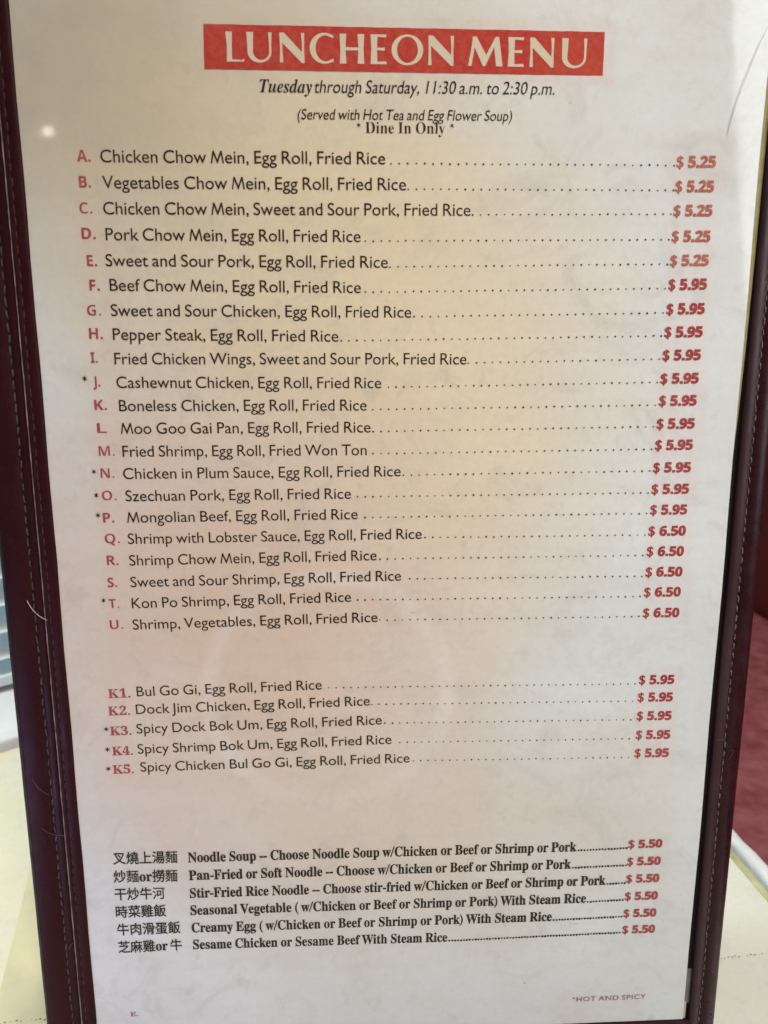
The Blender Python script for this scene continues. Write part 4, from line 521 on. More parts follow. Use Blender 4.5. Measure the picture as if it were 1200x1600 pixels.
  ('o', 336, [[169, -10, 140, -8, 114, 0, 90, 11, 60, 37, 44, 58, 27, 96, 21, 124, 19, 154, 21, 184, 27, 213, 38, 239, 60, 272, 90, 297, 114, 309, 140, 316, 168, 318, 196, 316, 222, 309, 245, 298, 275, 273, 298, 240, 308, 214, 315, 185, 317, 154, 315, 123, 308, 94, 298, 68, 275, 36, 246, 11, 222, -1, 196, -8], [169, 11, 193, 18, 204, 31, 211, 44, 217, 81, 220, 154, 217, 227, 208, 271, 192, 292, 169, 299, 144, 292, 128, 271, 120, 227, 117, 154, 120, 82, 126, 44, 133, 30, 144, 18]]),
  ('p', 371, [[18, -139, 18, -124, 38, -119, 48, -107, 52, -64, 52, 261, 44, 286, 20, 295, 20, 310, 143, 310, 143, 263, 166, 294, 195, 313, 212, 317, 242, 318, 264, 314, 284, 304, 301, 291, 323, 264, 339, 229, 346, 203, 350, 160, 346, 113, 339, 85, 323, 48, 300, 20, 282, 5, 261, -5, 239, -10, 211, -9, 183, 0, 158, 19, 148, 32, 148, -66, 152, -99, 163, -116, 197, -123, 197, -139], [195, 28, 222, 36, 239, 59, 249, 99, 252, 154, 250, 208, 241, 248, 225, 270, 199, 278, 189, 277, 171, 267, 148, 235, 148, 68, 167, 38, 185, 29]]),
  ('r', 287, [[18, 0, 18, 16, 39, 21, 48, 29, 52, 56, 52, 267, 44, 288, 20, 294, 21, 310, 146, 310, 146, 252, 172, 288, 203, 311, 233, 318, 250, 317, 270, 308, 283, 293, 290, 266, 287, 248, 274, 231, 254, 223, 233, 224, 222, 231, 202, 255, 189, 260, 180, 258, 166, 247, 152, 220, 149, 192, 150, 42, 156, 28, 163, 23, 197, 16, 197, 0]]),
  ('s', 288, [[151, -10, 122, -6, 73, 9, 60, 4, 51, -9, 36, -9, 36, 105, 53, 105, 66, 68, 79, 48, 95, 32, 121, 18, 148, 15, 174, 23, 189, 40, 192, 58, 188, 76, 176, 92, 85, 142, 54, 169, 39, 202, 37, 220, 40, 247, 49, 270, 65, 291, 98, 312, 145, 319, 213, 305, 223, 308, 230, 319, 244, 319, 244, 222, 228, 222, 209, 262, 196, 277, 174, 291, 149, 296, 130, 294, 116, 286, 106, 269, 106, 249, 115, 232, 134, 218, 202, 184, 229, 165, 246, 144, 256, 117, 257, 95, 254, 65, 237, 28, 218, 10, 194, -3]]),
  ('t', 228, [[124, -9, 99, -7, 80, -1, 66, 10, 53, 36, 48, 71, 48, 279, 20, 279, 20, 300, 88, 369, 129, 424, 144, 424, 144, 310, 208, 310, 208, 279, 144, 279, 147, 59, 154, 45, 168, 40, 189, 49, 206, 74, 222, 66, 198, 24, 182, 9, 165, -1, 145, -7]]),
  ('u', 375, [[131, -10, 103, -7, 81, 2, 65, 17, 54, 38, 46, 80, 44, 268, 39, 282, 33, 289, 11, 294, 11, 310, 142, 310, 142, 68, 146, 54, 154, 43, 177, 36, 205, 43, 228, 66, 228, 263, 223, 280, 218, 286, 209, 291, 189, 294, 189, 310, 324, 310, 324, 56, 329, 42, 334, 36, 360, 30, 360, 13, 300, 7, 228, -10, 228, 40, 209, 19, 186, 3, 160, -7]]),
  ('v', 306, [[142, -10, 33, 261, 19, 285, 8, 292, -3, 294, -3, 310, 164, 310, 164, 294, 136, 290, 129, 276, 185, 122, 241, 270, 240, 279, 232, 289, 204, 294, 204, 310, 305, 310, 305, 295, 281, 282, 266, 258, 160, -10]]),
  ('w', 434, [[122, -10, 15, 269, 4, 287, -11, 294, -11, 310, 138, 310, 138, 294, 122, 290, 116, 284, 116, 266, 167, 127, 211, 235, 194, 283, 185, 292, 168, 295, 168, 310, 323, 310, 323, 294, 302, 288, 296, 276, 336, 141, 387, 273, 382, 287, 356, 295, 356, 310, 445, 310, 445, 295, 427, 287, 414, 263, 304, -10, 289, -10, 223, 197, 140, -10]]),
  ('y', 300, [[52, -140, 22, -134, 1, -114, -7, -84, 1, -58, 13, -46, 24, -41, 41, -40, 56, -44, 72, -61, 75, -94, 82, -98, 90, -98, 104, -88, 120, -65, 131, -39, 140, -5, 32, 260, 15, 287, -5, 294, -5, 310, 162, 310, 162, 294, 136, 290, 130, 284, 128, 275, 185, 119, 230, 241, 238, 274, 236, 284, 229, 290, 203, 294, 203, 310, 300, 310, 300, 294, 291, 292, 280, 285, 265, 258, 156, -39, 135, -87, 118, -111, 101, -127, 82, -136]]),
 ],
 'I': [
  ('T', 403, [[44, 0, 44, 17, 68, 20, 86, 27, 94, 35, 104, 52, 205, 427, 168, 424, 132, 410, 108, 393, 88, 372, 64, 330, 47, 330, 72, 451, 437, 451, 418, 322, 399, 322, 395, 354, 386, 380, 374, 400, 357, 415, 336, 424, 306, 426, 205, 51, 206, 36, 213, 27, 225, 21, 252, 17, 252, 0]]),
  ('a', 336, [[53, -9, 24, -3, 8, 7, -10, 30, -18, 61, -17, 97, -5, 147, 18, 196, 40, 231, 84, 276, 112, 295, 140, 306, 165, 310, 189, 305, 205, 290, 214, 265, 225, 303, 297, 303, 228, 58, 233, 42, 245, 42, 259, 52, 285, 87, 300, 78, 282, 51, 248, 13, 231, 1, 214, -6, 184, -8, 166, 2, 156, 21, 157, 52, 162, 75, 137, 38, 111, 12, 84, -4], [93, 41, 113, 48, 134, 67, 157, 103, 176, 147, 190, 193, 198, 241, 195, 266, 186, 277, 180, 280, 167, 280, 157, 276, 130, 251, 104, 210, 83, 159, 68, 109, 66, 68, 72, 51, 84, 42]]),
  ('d', 334, [[55, -9, 26, -4, 10, 7, -7, 32, -13, 55, -15, 92, -10, 125, 0, 159, 22, 204, 44, 235, 69, 264, 92, 284, 121, 300, 150, 309, 173, 309, 198, 303, 213, 294, 240, 390, 243, 412, 241, 422, 234, 428, 205, 432, 205, 451, 342, 470, 230, 48, 235, 41, 249, 46, 281, 89, 297, 78, 246, 13, 231, 0, 215, -7, 186, -8, 167, 2, 162, 10, 157, 41, 164, 76, 138, 38, 113, 12, 86, -4], [96, 42, 117, 49, 137, 70, 160, 108, 180, 154, 194, 199, 201, 244, 199, 268, 191, 280, 185, 282, 173, 283, 159, 277, 134, 252, 106, 207, 82, 153, 70, 109, 67, 73, 74, 51, 84, 44]]),
  ('e', 269, [[87, -9, 60, -6, 36, 3, 16, 19, 1, 40, -8, 67, -11, 98, -7, 135, 6, 172, 41, 230, 68, 260, 99, 284, 132, 301, 154, 308, 187, 309, 215, 302, 236, 287, 247, 265, 248, 235, 238, 210, 206, 174, 173, 153, 131, 136, 79, 124, 74, 88, 78, 66, 87, 50, 102, 39, 122, 36, 147, 42, 159, 50, 195, 95, 214, 83, 179, 32, 158, 14, 136, 1, 113, -7], [84, 146, 132, 166, 156, 184, 174, 205, 187, 228, 193, 252, 192, 272, 182, 284, 171, 287, 156, 283, 141, 272, 126, 252, 103, 207]]),
  ('s', 252, [[91, -9, 63, -6, 17, 7, 3, 4, -7, -7, -24, -4, -7, 109, 13, 105, 23, 55, 33, 37, 46, 24, 62, 17, 93, 15, 110, 24, 118, 41, 119, 60, 112, 81, 56, 155, 35, 193, 28, 228, 34, 260, 53, 286, 72, 299, 92, 306, 134, 308, 192, 295, 204, 298, 212, 307, 230, 307, 215, 205, 197, 207, 184, 252, 163, 279, 149, 286, 124, 287, 111, 281, 99, 268, 98, 248, 104, 231, 172, 138, 185, 110, 190, 82, 184, 50, 162, 17, 126, -4]]),
  ('u', 357, [[46, -9, 18, -4, 8, 3, -3, 26, -5, 45, 0, 75, 46, 249, 46, 260, 40, 268, 13, 273, 12, 290, 146, 310, 78, 69, 77, 46, 89, 40, 100, 42, 125, 58, 167, 114, 206, 197, 236, 301, 316, 301, 250, 57, 255, 47, 264, 44, 280, 56, 306, 91, 321, 81, 284, 31, 259, 6, 233, -7, 208, -9, 186, 0, 172, 19, 169, 40, 181, 103, 147, 53, 114, 18, 81, -2]]),
  ('y', 281, [[-30, -140, -56, -135, -74, -120, -80, -99, -72, -76, -56, -64, -36, -61, 13, -84, 28, -83, 45, -71, 65, -48, 78, -26, 83, -6, 66, 112, 40, 228, 24, 269, 10, 276, -9, 276, -9, 294, 80, 309, 90, 308, 95, 303, 104, 285, 112, 254, 148, 75, 191, 160, 205, 211, 200, 225, 176, 246, 170, 257, 168, 269, 171, 285, 179, 298, 193, 307, 216, 309, 232, 304, 243, 294, 249, 278, 250, 259, 244, 228, 208, 139, 159, 47, 109, -29, 56, -92, 12, -128, -14, -138]]),
 ],
 'C': [
  ('上', 1050, [[448, 867, 448, 45, 54, 45, 54, -34, 998, -34, 998, 45, 532, 45, 532, 463, 926, 463, 926, 542, 532, 542, 532, 867]]),
  ('叉', 1050, [[410, 606, 504, 520, 577, 436, 633, 485, 558, 567, 463, 650], [100, 783, 100, 705, 176, 705, 211, 606, 251, 514, 297, 427, 347, 346, 404, 271, 466, 203, 401, 155, 333, 112, 262, 74, 187, 41, 32, -14, 58, -47, 80, -84, 160, -57, 238, -26, 314, 10, 387, 51, 458, 97, 525, 148, 586, 101, 652, 59, 722, 22, 796, -12, 877, -40, 962, -64, 986, -27, 1014, 8, 931, 29, 853, 55, 780, 86, 712, 121, 648, 160, 588, 204, 658, 276, 721, 356, 778, 445, 829, 541, 872, 646, 908, 760, 854, 786, 844, 783], [254, 705, 809, 705, 776, 615, 737, 531, 693, 453, 643, 381, 588, 315, 528, 255, 469, 317, 415, 385, 367, 458, 324, 535, 286, 618]]),
  ('干', 1050, [[57, 456, 57, 374, 478, 374, 478, -83, 565, -83, 565, 374, 995, 374, 995, 456, 565, 456, 565, 727, 946, 727, 946, 808, 110, 808, 110, 727, 478, 727, 478, 456]]),
  ('撈', 1050, [[417, 810, 399, 739, 378, 700, 363, 684, 406, 654, 423, 673, 446, 718, 464, 797], [733, 811, 715, 741, 693, 702, 679, 687, 722, 658, 738, 676, 762, 721, 781, 798], [638, 815, 610, 757, 577, 700, 619, 682, 689, 794], [962, 814, 931, 753, 894, 694, 938, 673, 1018, 791], [383, 475, 383, 309, 454, 309, 454, 412, 916, 412, 916, 309, 989, 309, 989, 475], [517, 882, 512, 798, 502, 725, 484, 663, 457, 610, 417, 566, 362, 532, 384, 511, 401, 486, 431, 503, 480, 542, 499, 564, 530, 616, 585, 566, 627, 521, 668, 567, 616, 618, 551, 670, 570, 767, 579, 882], [831, 882, 825, 799, 815, 726, 796, 665, 766, 614, 722, 571, 662, 538, 685, 515, 702, 490, 733, 506, 786, 543, 807, 564, 840, 612, 914, 550, 970, 492, 1015, 540, 948, 604, 865, 670, 886, 767, 895, 882], [628, 381, 619, 272, 390, 272, 390, 206, 607, 206, 589, 150, 563, 102, 527, 60, 479, 24, 419, -5, 344, -29, 366, -56, 383, -86, 469, -56, 538, -20, 591, 24, 631, 76, 660, 137, 680, 206, 880, 206, 860, 53, 845, 3, 831, -13, 815, -18, 687, -14, 701, -47, 707, -80, 799, -83, 856, -78, 887, -64, 909, -37, 930, 31, 939, 85, 959, 272, 691, 272, 700, 381], [176, 881, 176, 670, 44, 670, 44, 597, 176, 597, 176, 381, 29, 337, 50, 262, 176, 302, 175, 1, 171, -7, 158, -12, 59, -10, 81, -84, 139, -83, 182, -78, 213, -69, 234, -54, 245, -29, 249, 8, 249, 327, 364, 364, 353, 437, 249, 404, 249, 597, 362, 597, 362, 670, 249, 670, 249, 881]]),
  ('時', 1050, [[467, 220, 546, 125, 601, 35, 668, 76, 653, 104, 610, 166, 530, 256], [663, 884, 663, 758, 442, 758, 442, 687, 663, 687, 663, 554, 398, 554, 398, 482, 802, 482, 802, 363, 404, 363, 404, 293, 802, 293, 800, -2, 793, -7, 779, -10, 639, -8, 655, -46, 665, -83, 796, -78, 836, -69, 850, -63, 862, -54, 875, -28, 879, 10, 879, 293, 1002, 293, 1002, 363, 879, 363, 879, 482, 1013, 482, 1013, 554, 740, 554, 740, 687, 968, 687, 968, 758, 740, 758, 740, 884], [306, 437, 306, 194, 153, 194, 153, 437], [306, 509, 153, 509, 153, 742, 306, 742], [80, 814, 80, 37, 153, 37, 153, 123, 380, 123, 380, 814]]),
  ('河', 1050, [[34, 524, 228, 410, 272, 475, 181, 528, 77, 582], [65, -17, 131, -70, 196, 37, 322, 270, 265, 321, 163, 138], [83, 811, 279, 692, 326, 755, 326, 740, 852, 740, 852, 32, 849, 13, 838, 3, 819, 0, 610, 2, 629, -40, 642, -82, 821, -77, 874, -67, 907, -49, 924, -17, 930, 31, 930, 740, 1013, 740, 1013, 816, 326, 816, 326, 758, 128, 868], [389, 593, 389, 138, 461, 138, 461, 211, 721, 211, 721, 593], [461, 521, 647, 521, 647, 283, 461, 283]]),
  ('湯', 1050, [[488, 649, 842, 649, 842, 568, 488, 568], [488, 787, 842, 787, 842, 707, 488, 707], [412, 847, 412, 509, 919, 509, 919, 847], [94, 816, 193, 759, 272, 696, 318, 762, 238, 821, 139, 873], [40, 532, 140, 480, 220, 422, 266, 486, 184, 542, 84, 591], [62, -22, 132, -70, 188, 37, 295, 269, 233, 316, 147, 133], [313, 442, 313, 376, 463, 376, 438, 336, 377, 261, 343, 227, 270, 169, 326, 121, 389, 174, 448, 237, 550, 237, 521, 190, 450, 102, 369, 28, 326, -3, 381, -54, 474, 27, 518, 74, 559, 125, 596, 180, 629, 237, 733, 237, 710, 182, 684, 130, 653, 82, 618, 38, 580, -3, 540, -38, 599, -83, 641, -42, 682, 4, 719, 56, 753, 113, 783, 173, 808, 237, 895, 237, 882, 108, 874, 63, 859, 9, 846, -8, 832, -14, 730, -10, 744, -44, 750, -81, 827, -82, 866, -79, 897, -68, 914, -54, 926, -34, 938, -3, 947, 40, 964, 174, 975, 302, 498, 302, 543, 376, 1010, 376, 1010, 442]]),
  ('滑', 1050, [[98, 816, 200, 747, 285, 679, 336, 737, 250, 802, 147, 868], [44, 524, 141, 466, 223, 409, 270, 470, 187, 525, 90, 579], [80, -17, 148, -66, 203, 38, 309, 265, 247, 313, 162, 134], [483, 226, 819, 226, 819, 149, 483, 149], [483, 285, 483, 359, 819, 359, 819, 285], [411, 422, 411, -84, 483, -84, 483, 92, 819, 92, 818, -15, 812, -20, 800, -22, 684, -21, 706, -85, 821, -81, 857, -74, 880, -60, 892, -38, 895, -4, 895, 422], [418, 844, 418, 560, 308, 560, 308, 381, 380, 381, 380, 496, 923, 496, 923, 381, 1000, 381, 1000, 560, 889, 560, 889, 844], [490, 560, 490, 656, 632, 656, 632, 560], [814, 560, 698, 560, 698, 709, 490, 709, 490, 781, 814, 781]]),
  ('炒', 1050, [[86, 667, 71, 532, 52, 447, 40, 411, 101, 387, 113, 426, 133, 519, 146, 660], [374, 698, 339, 586, 297, 479, 346, 457, 376, 522, 439, 672], [518, 704, 486, 532, 455, 430, 437, 387, 503, 354, 521, 400, 554, 508, 591, 690], [814, 695, 884, 547, 932, 406, 1003, 433, 991, 475, 954, 571, 881, 718], [881, 369, 836, 272, 775, 190, 699, 122, 608, 65, 501, 21, 378, -12, 403, -45, 421, -81, 551, -42, 664, 8, 760, 72, 841, 148, 906, 239, 955, 346], [665, 882, 665, 232, 740, 232, 740, 882], [205, 877, 203, 421, 195, 324, 179, 229, 150, 137, 106, 50, 43, -32, 73, -58, 99, -88, 138, -43, 172, 5, 199, 55, 222, 106, 253, 212, 375, 62, 427, 121, 268, 293, 278, 442, 279, 877]]),
  ('燒', 1050, [[98, 666, 90, 569, 82, 524, 56, 443, 38, 412, 87, 378, 109, 415, 125, 458, 138, 505, 146, 555, 153, 658], [339, 706, 307, 592, 267, 482, 314, 461, 404, 681], [800, 577, 800, 501, 709, 501, 709, 444, 800, 444, 800, 363, 679, 363, 679, 306, 998, 306, 998, 363, 868, 363, 868, 444, 970, 444, 970, 501, 868, 501, 868, 577], [404, 656, 404, 595, 997, 595, 997, 656, 729, 656, 729, 731, 940, 731, 940, 792, 729, 792, 729, 882, 653, 882, 653, 792, 461, 792, 461, 731, 653, 731, 653, 656], [377, 346, 390, 286, 661, 322, 658, 378, 564, 367, 564, 444, 651, 444, 651, 501, 564, 501, 564, 577, 498, 577, 498, 501, 406, 501, 406, 444, 498, 444, 498, 359], [380, 252, 380, 185, 545, 185, 535, 133, 518, 89, 491, 52, 453, 21, 401, -4, 333, -23, 357, -53, 375, -84, 452, -58, 511, -25, 555, 15, 586, 62, 607, 119, 619, 185, 731, 185, 733, -15, 739, -39, 749, -56, 767, -67, 791, -73, 825, -75, 930, -75, 956, -72, 977, -63, 993, -45, 1004, -19, 1017, 70, 982, 82, 952, 98, 944, 8, 939, -4, 931, -9, 835, -10, 809, -5, 804, 17, 804, 185, 1007, 185, 1007, 252], [190, 871, 188, 416, 181, 320, 166, 226, 139, 135, 97, 48, 38, -33, 66, -57, 90, -85, 126, -41, 156, 4, 182, 51, 203, 100, 233, 201, 338, 54, 391, 109, 248, 281, 260, 435, 260, 871]]),
  ('牛', 1050, [[496, 882, 496, 690, 273, 690, 325, 838, 244, 854, 196, 714, 166, 647, 132, 586, 95, 530, 55, 481, 129, 439, 186, 519, 238, 614, 496, 614, 496, 362, 55, 362, 55, 285, 496, 285, 496, -83, 579, -83, 579, 285, 998, 285, 998, 362, 579, 362, 579, 614, 939, 614, 939, 690, 579, 690, 579, 882]]),
  ('肉', 1050, [[101, 727, 101, -84, 180, -84, 180, 650, 466, 650, 446, 599, 419, 552, 385, 509, 341, 471, 288, 438, 224, 410, 251, 382, 271, 351, 326, 375, 374, 403, 416, 433, 452, 467, 482, 503, 507, 543, 651, 451, 767, 363, 819, 425, 691, 516, 537, 609, 550, 650, 872, 650, 870, 3, 862, -4, 848, -8, 694, -5, 710, -46, 719, -86, 860, -81, 904, -71, 932, -54, 946, -26, 950, 16, 950, 727, 567, 727, 585, 879, 502, 879, 485, 727], [496, 425, 480, 362, 456, 301, 420, 243, 371, 190, 305, 144, 220, 106, 246, 78, 267, 47, 324, 72, 374, 100, 418, 131, 454, 166, 485, 202, 512, 242, 646, 140, 754, 46, 812, 104, 690, 204, 544, 309, 563, 366, 577, 425]]),
  ('芝', 1050, [[265, 122, 233, 117, 200, 104, 164, 85, 127, 59, 53, -5, 107, -74, 193, 12, 242, 44, 262, 48, 290, 40, 361, -8, 398, -26, 438, -40, 481, -50, 582, -60, 757, -59, 988, -50, 998, -7, 1013, 35, 833, 21, 588, 16, 492, 24, 450, 32, 412, 45, 373, 65, 471, 117, 568, 177, 661, 244, 747, 315, 824, 388, 889, 461, 831, 501, 815, 497, 572, 497, 604, 511, 568, 578, 520, 650, 450, 622, 489, 559, 521, 497, 134, 497, 134, 421, 747, 421, 688, 365, 621, 308, 547, 252, 468, 199, 386, 152, 302, 110, 283, 119], [674, 882, 674, 779, 378, 779, 378, 882, 300, 882, 300, 779, 64, 779, 64, 706, 300, 706, 300, 597, 378, 597, 378, 706, 674, 706, 674, 597, 753, 597, 753, 706, 984, 706, 984, 779, 753, 779, 753, 882]]),
  ('菜', 1050, [[852, 677, 755, 659, 509, 630, 371, 620, 96, 608, 113, 540, 395, 551, 538, 562, 676, 576, 803, 594, 915, 616], [143, 485, 199, 405, 236, 328, 307, 358, 267, 435, 209, 514], [433, 514, 472, 436, 495, 364, 569, 390, 544, 461, 502, 536], [848, 553, 793, 447, 729, 349, 790, 320, 858, 415, 928, 523], [661, 882, 661, 809, 389, 809, 389, 882, 309, 882, 309, 809, 64, 809, 64, 738, 309, 738, 309, 654, 389, 654, 389, 738, 661, 738, 661, 666, 740, 666, 740, 738, 989, 738, 989, 809, 740, 809, 740, 882], [482, 358, 482, 277, 61, 277, 61, 206, 411, 206, 359, 163, 301, 123, 237, 86, 171, 54, 103, 26, 36, 4, 65, -28, 90, -64, 160, -37, 231, -3, 300, 36, 366, 80, 428, 128, 482, 180, 482, -84, 564, -84, 564, 182, 617, 130, 677, 82, 743, 39, 813, 1, 885, -32, 957, -58, 981, -21, 1010, 12, 941, 32, 871, 58, 804, 89, 740, 124, 682, 164, 631, 206, 994, 206, 994, 277, 564, 277, 564, 358]]),
  ('蛋', 1050, [[267, 740, 244, 679, 213, 623, 177, 573, 134, 528, 88, 489, 37, 457, 75, 380, 115, 407, 190, 472, 254, 548, 281, 590, 325, 543, 377, 508, 439, 484, 509, 470, 591, 462, 980, 460, 991, 498, 1007, 532, 663, 530, 564, 534, 564, 625, 814, 625, 814, 683, 564, 683, 564, 768, 870, 768, 819, 662, 888, 644, 931, 726, 972, 821, 915, 837, 901, 834, 107, 834, 107, 768, 485, 768, 485, 544, 414, 565, 383, 580, 356, 598, 332, 621, 311, 648, 340, 722], [236, 308, 488, 308, 488, 203, 236, 203], [565, 308, 814, 308, 814, 203, 565, 203], [70, 24, 76, -53, 859, -20, 951, -97, 1003, -46, 889, 44, 754, 141, 893, 141, 893, 369, 565, 369, 565, 438, 488, 438, 488, 369, 162, 369, 162, 141, 488, 141, 488, 33], [698, 100, 782, 41, 565, 35, 565, 141, 746, 141]]),
  ('雞', 1050, [[238, 738, 264, 678, 279, 621, 336, 646, 319, 701, 293, 760], [477, 871, 422, 856, 284, 830, 57, 807, 73, 748, 304, 770, 449, 796, 511, 812], [76, 716, 102, 656, 120, 598, 176, 624, 158, 680, 129, 738], [467, 776, 436, 701, 398, 629, 446, 608, 484, 674, 523, 752], [260, 291, 252, 211, 52, 211, 52, 150, 239, 150, 224, 109, 203, 73, 174, 42, 137, 14, 91, -9, 35, -28, 58, -55, 77, -85, 127, -67, 170, -46, 206, -22, 236, 4, 261, 34, 281, 67, 385, -5, 465, -75, 512, -25, 419, 50, 304, 125, 312, 150, 521, 150, 521, 211, 322, 211, 331, 291], [648, 394, 779, 394, 779, 251, 648, 251], [648, 462, 648, 600, 779, 600, 779, 462], [751, 834, 794, 751, 828, 671, 652, 671, 686, 766, 714, 865, 640, 882, 596, 733, 568, 662, 537, 596, 502, 536, 464, 483, 520, 423, 577, 511, 577, -83, 648, -83, 648, -34, 1008, -34, 1008, 39, 851, 39, 851, 182, 978, 182, 978, 251, 851, 251, 851, 394, 978, 394, 978, 462, 851, 462, 851, 600, 997, 600, 997, 671, 847, 671, 899, 690, 863, 770, 816, 855], [648, 182, 779, 182, 779, 39, 648, 39], [83, 275, 159, 290, 450, 321, 475, 266, 532, 292, 491, 376, 431, 462, 376, 438, 418, 376, 204, 357, 327, 446, 448, 554, 397, 593, 302, 502, 174, 498, 233, 552, 290, 614, 237, 648, 193, 593, 149, 548, 103, 510, 75, 497, 92, 430, 126, 437, 233, 446, 117, 363, 90, 349, 66, 342]]),
  ('飯', 1050, [[930, 855, 878, 838, 747, 811, 528, 786, 527, 372, 523, 287, 513, 199, 496, 112, 469, 29, 431, -47, 463, -64, 492, -86, 532, -5, 560, 85, 579, 179, 591, 274, 596, 366, 598, 517, 602, 517, 638, 378, 659, 314, 710, 194, 740, 140, 714, 105, 657, 44, 595, -5, 562, -24, 588, -51, 609, -81, 671, -38, 701, -12, 757, 45, 783, 77, 836, 15, 865, -13, 929, -61, 963, -82, 986, -50, 1013, -22, 976, -3, 910, 46, 880, 74, 826, 139, 859, 198, 888, 262, 915, 332, 937, 407, 956, 489, 970, 576, 926, 589, 598, 587, 598, 729, 803, 752, 928, 779, 980, 797], [891, 517, 878, 458, 846, 349, 827, 298, 782, 205, 757, 251, 715, 351, 697, 405, 668, 517], [367, 377, 367, 287, 178, 287, 178, 377], [367, 437, 178, 437, 178, 518, 367, 518], [298, 178, 333, 111, 178, 47, 178, 226, 433, 226, 433, 578, 317, 578, 276, 690, 218, 670, 250, 578, 109, 578, 109, 78, 107, 58, 92, 28, 62, 4, 94, -70, 120, -52, 174, -25, 357, 58, 389, -24, 448, 6, 406, 100, 353, 204], [255, 889, 227, 843, 193, 799, 154, 758, 113, 720, 26, 656, 61, 584, 132, 640, 167, 671, 233, 742, 262, 779, 362, 697, 439, 619, 483, 675, 401, 754, 299, 835, 316, 865]]),
  ('麵', 1050, [[708, 353, 788, 353, 788, 224, 708, 224], [708, 414, 708, 537, 788, 537, 788, 414], [708, 163, 788, 163, 788, 35, 708, 35], [651, 35, 572, 35, 572, 537, 651, 537], [842, 35, 842, 537, 920, 537, 920, 35], [509, 607, 509, -83, 572, -83, 572, -35, 920, -35, 920, -81, 983, -81, 983, 607, 770, 607, 800, 753, 1004, 753, 1004, 824, 490, 824, 490, 753, 725, 753, 696, 607], [161, 157, 242, 92, 211, 67, 144, 24, 108, 5, 34, -25, 74, -85, 152, -51, 189, -30, 259, 19, 291, 47, 335, 2, 369, -39, 420, 5, 336, 94, 385, 158, 406, 194, 443, 273, 458, 316, 415, 338, 258, 336, 285, 390, 280, 391, 313, 391, 313, 495, 448, 379, 485, 434, 313, 557, 313, 577, 350, 544, 392, 598, 457, 527, 492, 566, 415, 645, 436, 713, 388, 723, 372, 669, 361, 644, 331, 600, 313, 581, 313, 742, 473, 742, 473, 804, 313, 804, 313, 884, 248, 884, 248, 804, 60, 804, 60, 742, 248, 742, 248, 583, 220, 549, 152, 485, 73, 431, 34, 412, 76, 364, 105, 382, 165, 425, 248, 506, 248, 400, 220, 408, 199, 363, 146, 280, 114, 242, 44, 178, 92, 125, 161, 194, 224, 277, 372, 277, 334, 202, 286, 136, 209, 195], [143, 724, 123, 653, 109, 622, 71, 566, 47, 543, 90, 512, 125, 552, 154, 600, 202, 543, 236, 582, 176, 647, 193, 714]]),
  ('麻', 1050, [[375, 662, 375, 507, 218, 507, 218, 438, 358, 438, 309, 312, 279, 254, 245, 200, 210, 153, 173, 116, 201, 90, 225, 61, 253, 93, 306, 172, 331, 218, 375, 318, 375, -82, 446, -82, 446, 344, 544, 213, 585, 275, 446, 427, 446, 438, 569, 438, 569, 507, 446, 507, 446, 662], [750, 662, 750, 507, 601, 507, 601, 439, 732, 439, 676, 311, 642, 252, 605, 197, 566, 150, 526, 111, 578, 58, 609, 92, 670, 178, 699, 228, 750, 336, 750, -82, 823, -82, 823, 351, 844, 296, 892, 190, 944, 101, 970, 65, 1025, 119, 992, 158, 927, 259, 870, 378, 847, 439, 993, 439, 993, 507, 823, 507, 823, 662], [492, 868, 536, 762, 109, 762, 108, 398, 96, 223, 82, 134, 58, 49, 25, -29, 59, -51, 90, -78, 127, 7, 154, 101, 171, 199, 182, 297, 187, 392, 188, 686, 996, 686, 996, 762, 626, 762, 602, 824, 570, 886]]),
 ],
}


GLYPH = {}
for fk, rows in FONT_DATA.items():
    q_ = 3000.0 if fk == 'C' else 1000.0
    GLYPH[fk] = {ch: (adv / q_, [[(l[i] / q_, l[i + 1] / q_) for i in range(0, len(l), 2)] for l in loops]) for ch, adv, loops in rows}


def circle(cx, cy, r, n=14):
    return [(cx + r * math.cos(2 * math.pi * k / n), cy + r * math.sin(2 * math.pi * k / n)) for k in range(n)]


def rect_loop(x0, y0, x1, y1):
    return [(x0, y0), (x1, y0), (x1, y1), (x0, y1)]


# marks that the serif faces above lack
T = GLYPH['T']
T['.'] = (0.165, [circle(0.082, 0.034, 0.045)])
T['-'] = (0.21, [rect_loop(0.02, 0.125, 0.19, 0.185)])
T['/'] = (0.20, [[(-0.015, -0.015), (0.03, -0.015), (0.215, 0.47), (0.17, 0.47)]])
T['('] = (0.21, [[(0.19, 0.475), (0.10, 0.39), (0.04, 0.26), (0.04, 0.10), (0.10, -0.03), (0.19, -0.125), (0.195, -0.105), (0.135, -0.01), (0.105, 0.09), (0.105, 0.27), (0.135, 0.37), (0.195, 0.455)]])
T[')'] = (0.21, [[(0.21 - x, y) for x, y in reversed(T['('][1][0])]])
T[' '] = (0.165, [])
T['x'] = (0.1, [])
B = GLYPH['B']
B['.'] = (0.19, [rect_loop(0.045, 0.0, 0.14, 0.09)])
kd = 0.4795 / 0.682
B['$'] = (0.542 * kd, [[(x * kd, y * kd) for x, y in l] for l in GLYPH['S']['$'][1]])
B[' '] = (0.20, [])
I_ = GLYPH['I']
C_ = GLYPH['C']
for ch in 'or':
    C_[ch] = (T[ch][0] * 0.55, [[(x * 0.55, y * 0.55) for x, y in l] for l in T[ch][1]])
C_[' '] = (0.06, [])
GLYPH['S'][' '] = (0.215, [])
STAR = [(0.19 + (0.175 if k % 2 == 0 else 0.052) * math.sin(math.pi * k / 6), 0.52 + (0.175 if k % 2 == 0 else 0.052) * math.cos(math.pi * k / 6)) for k in range(12)]
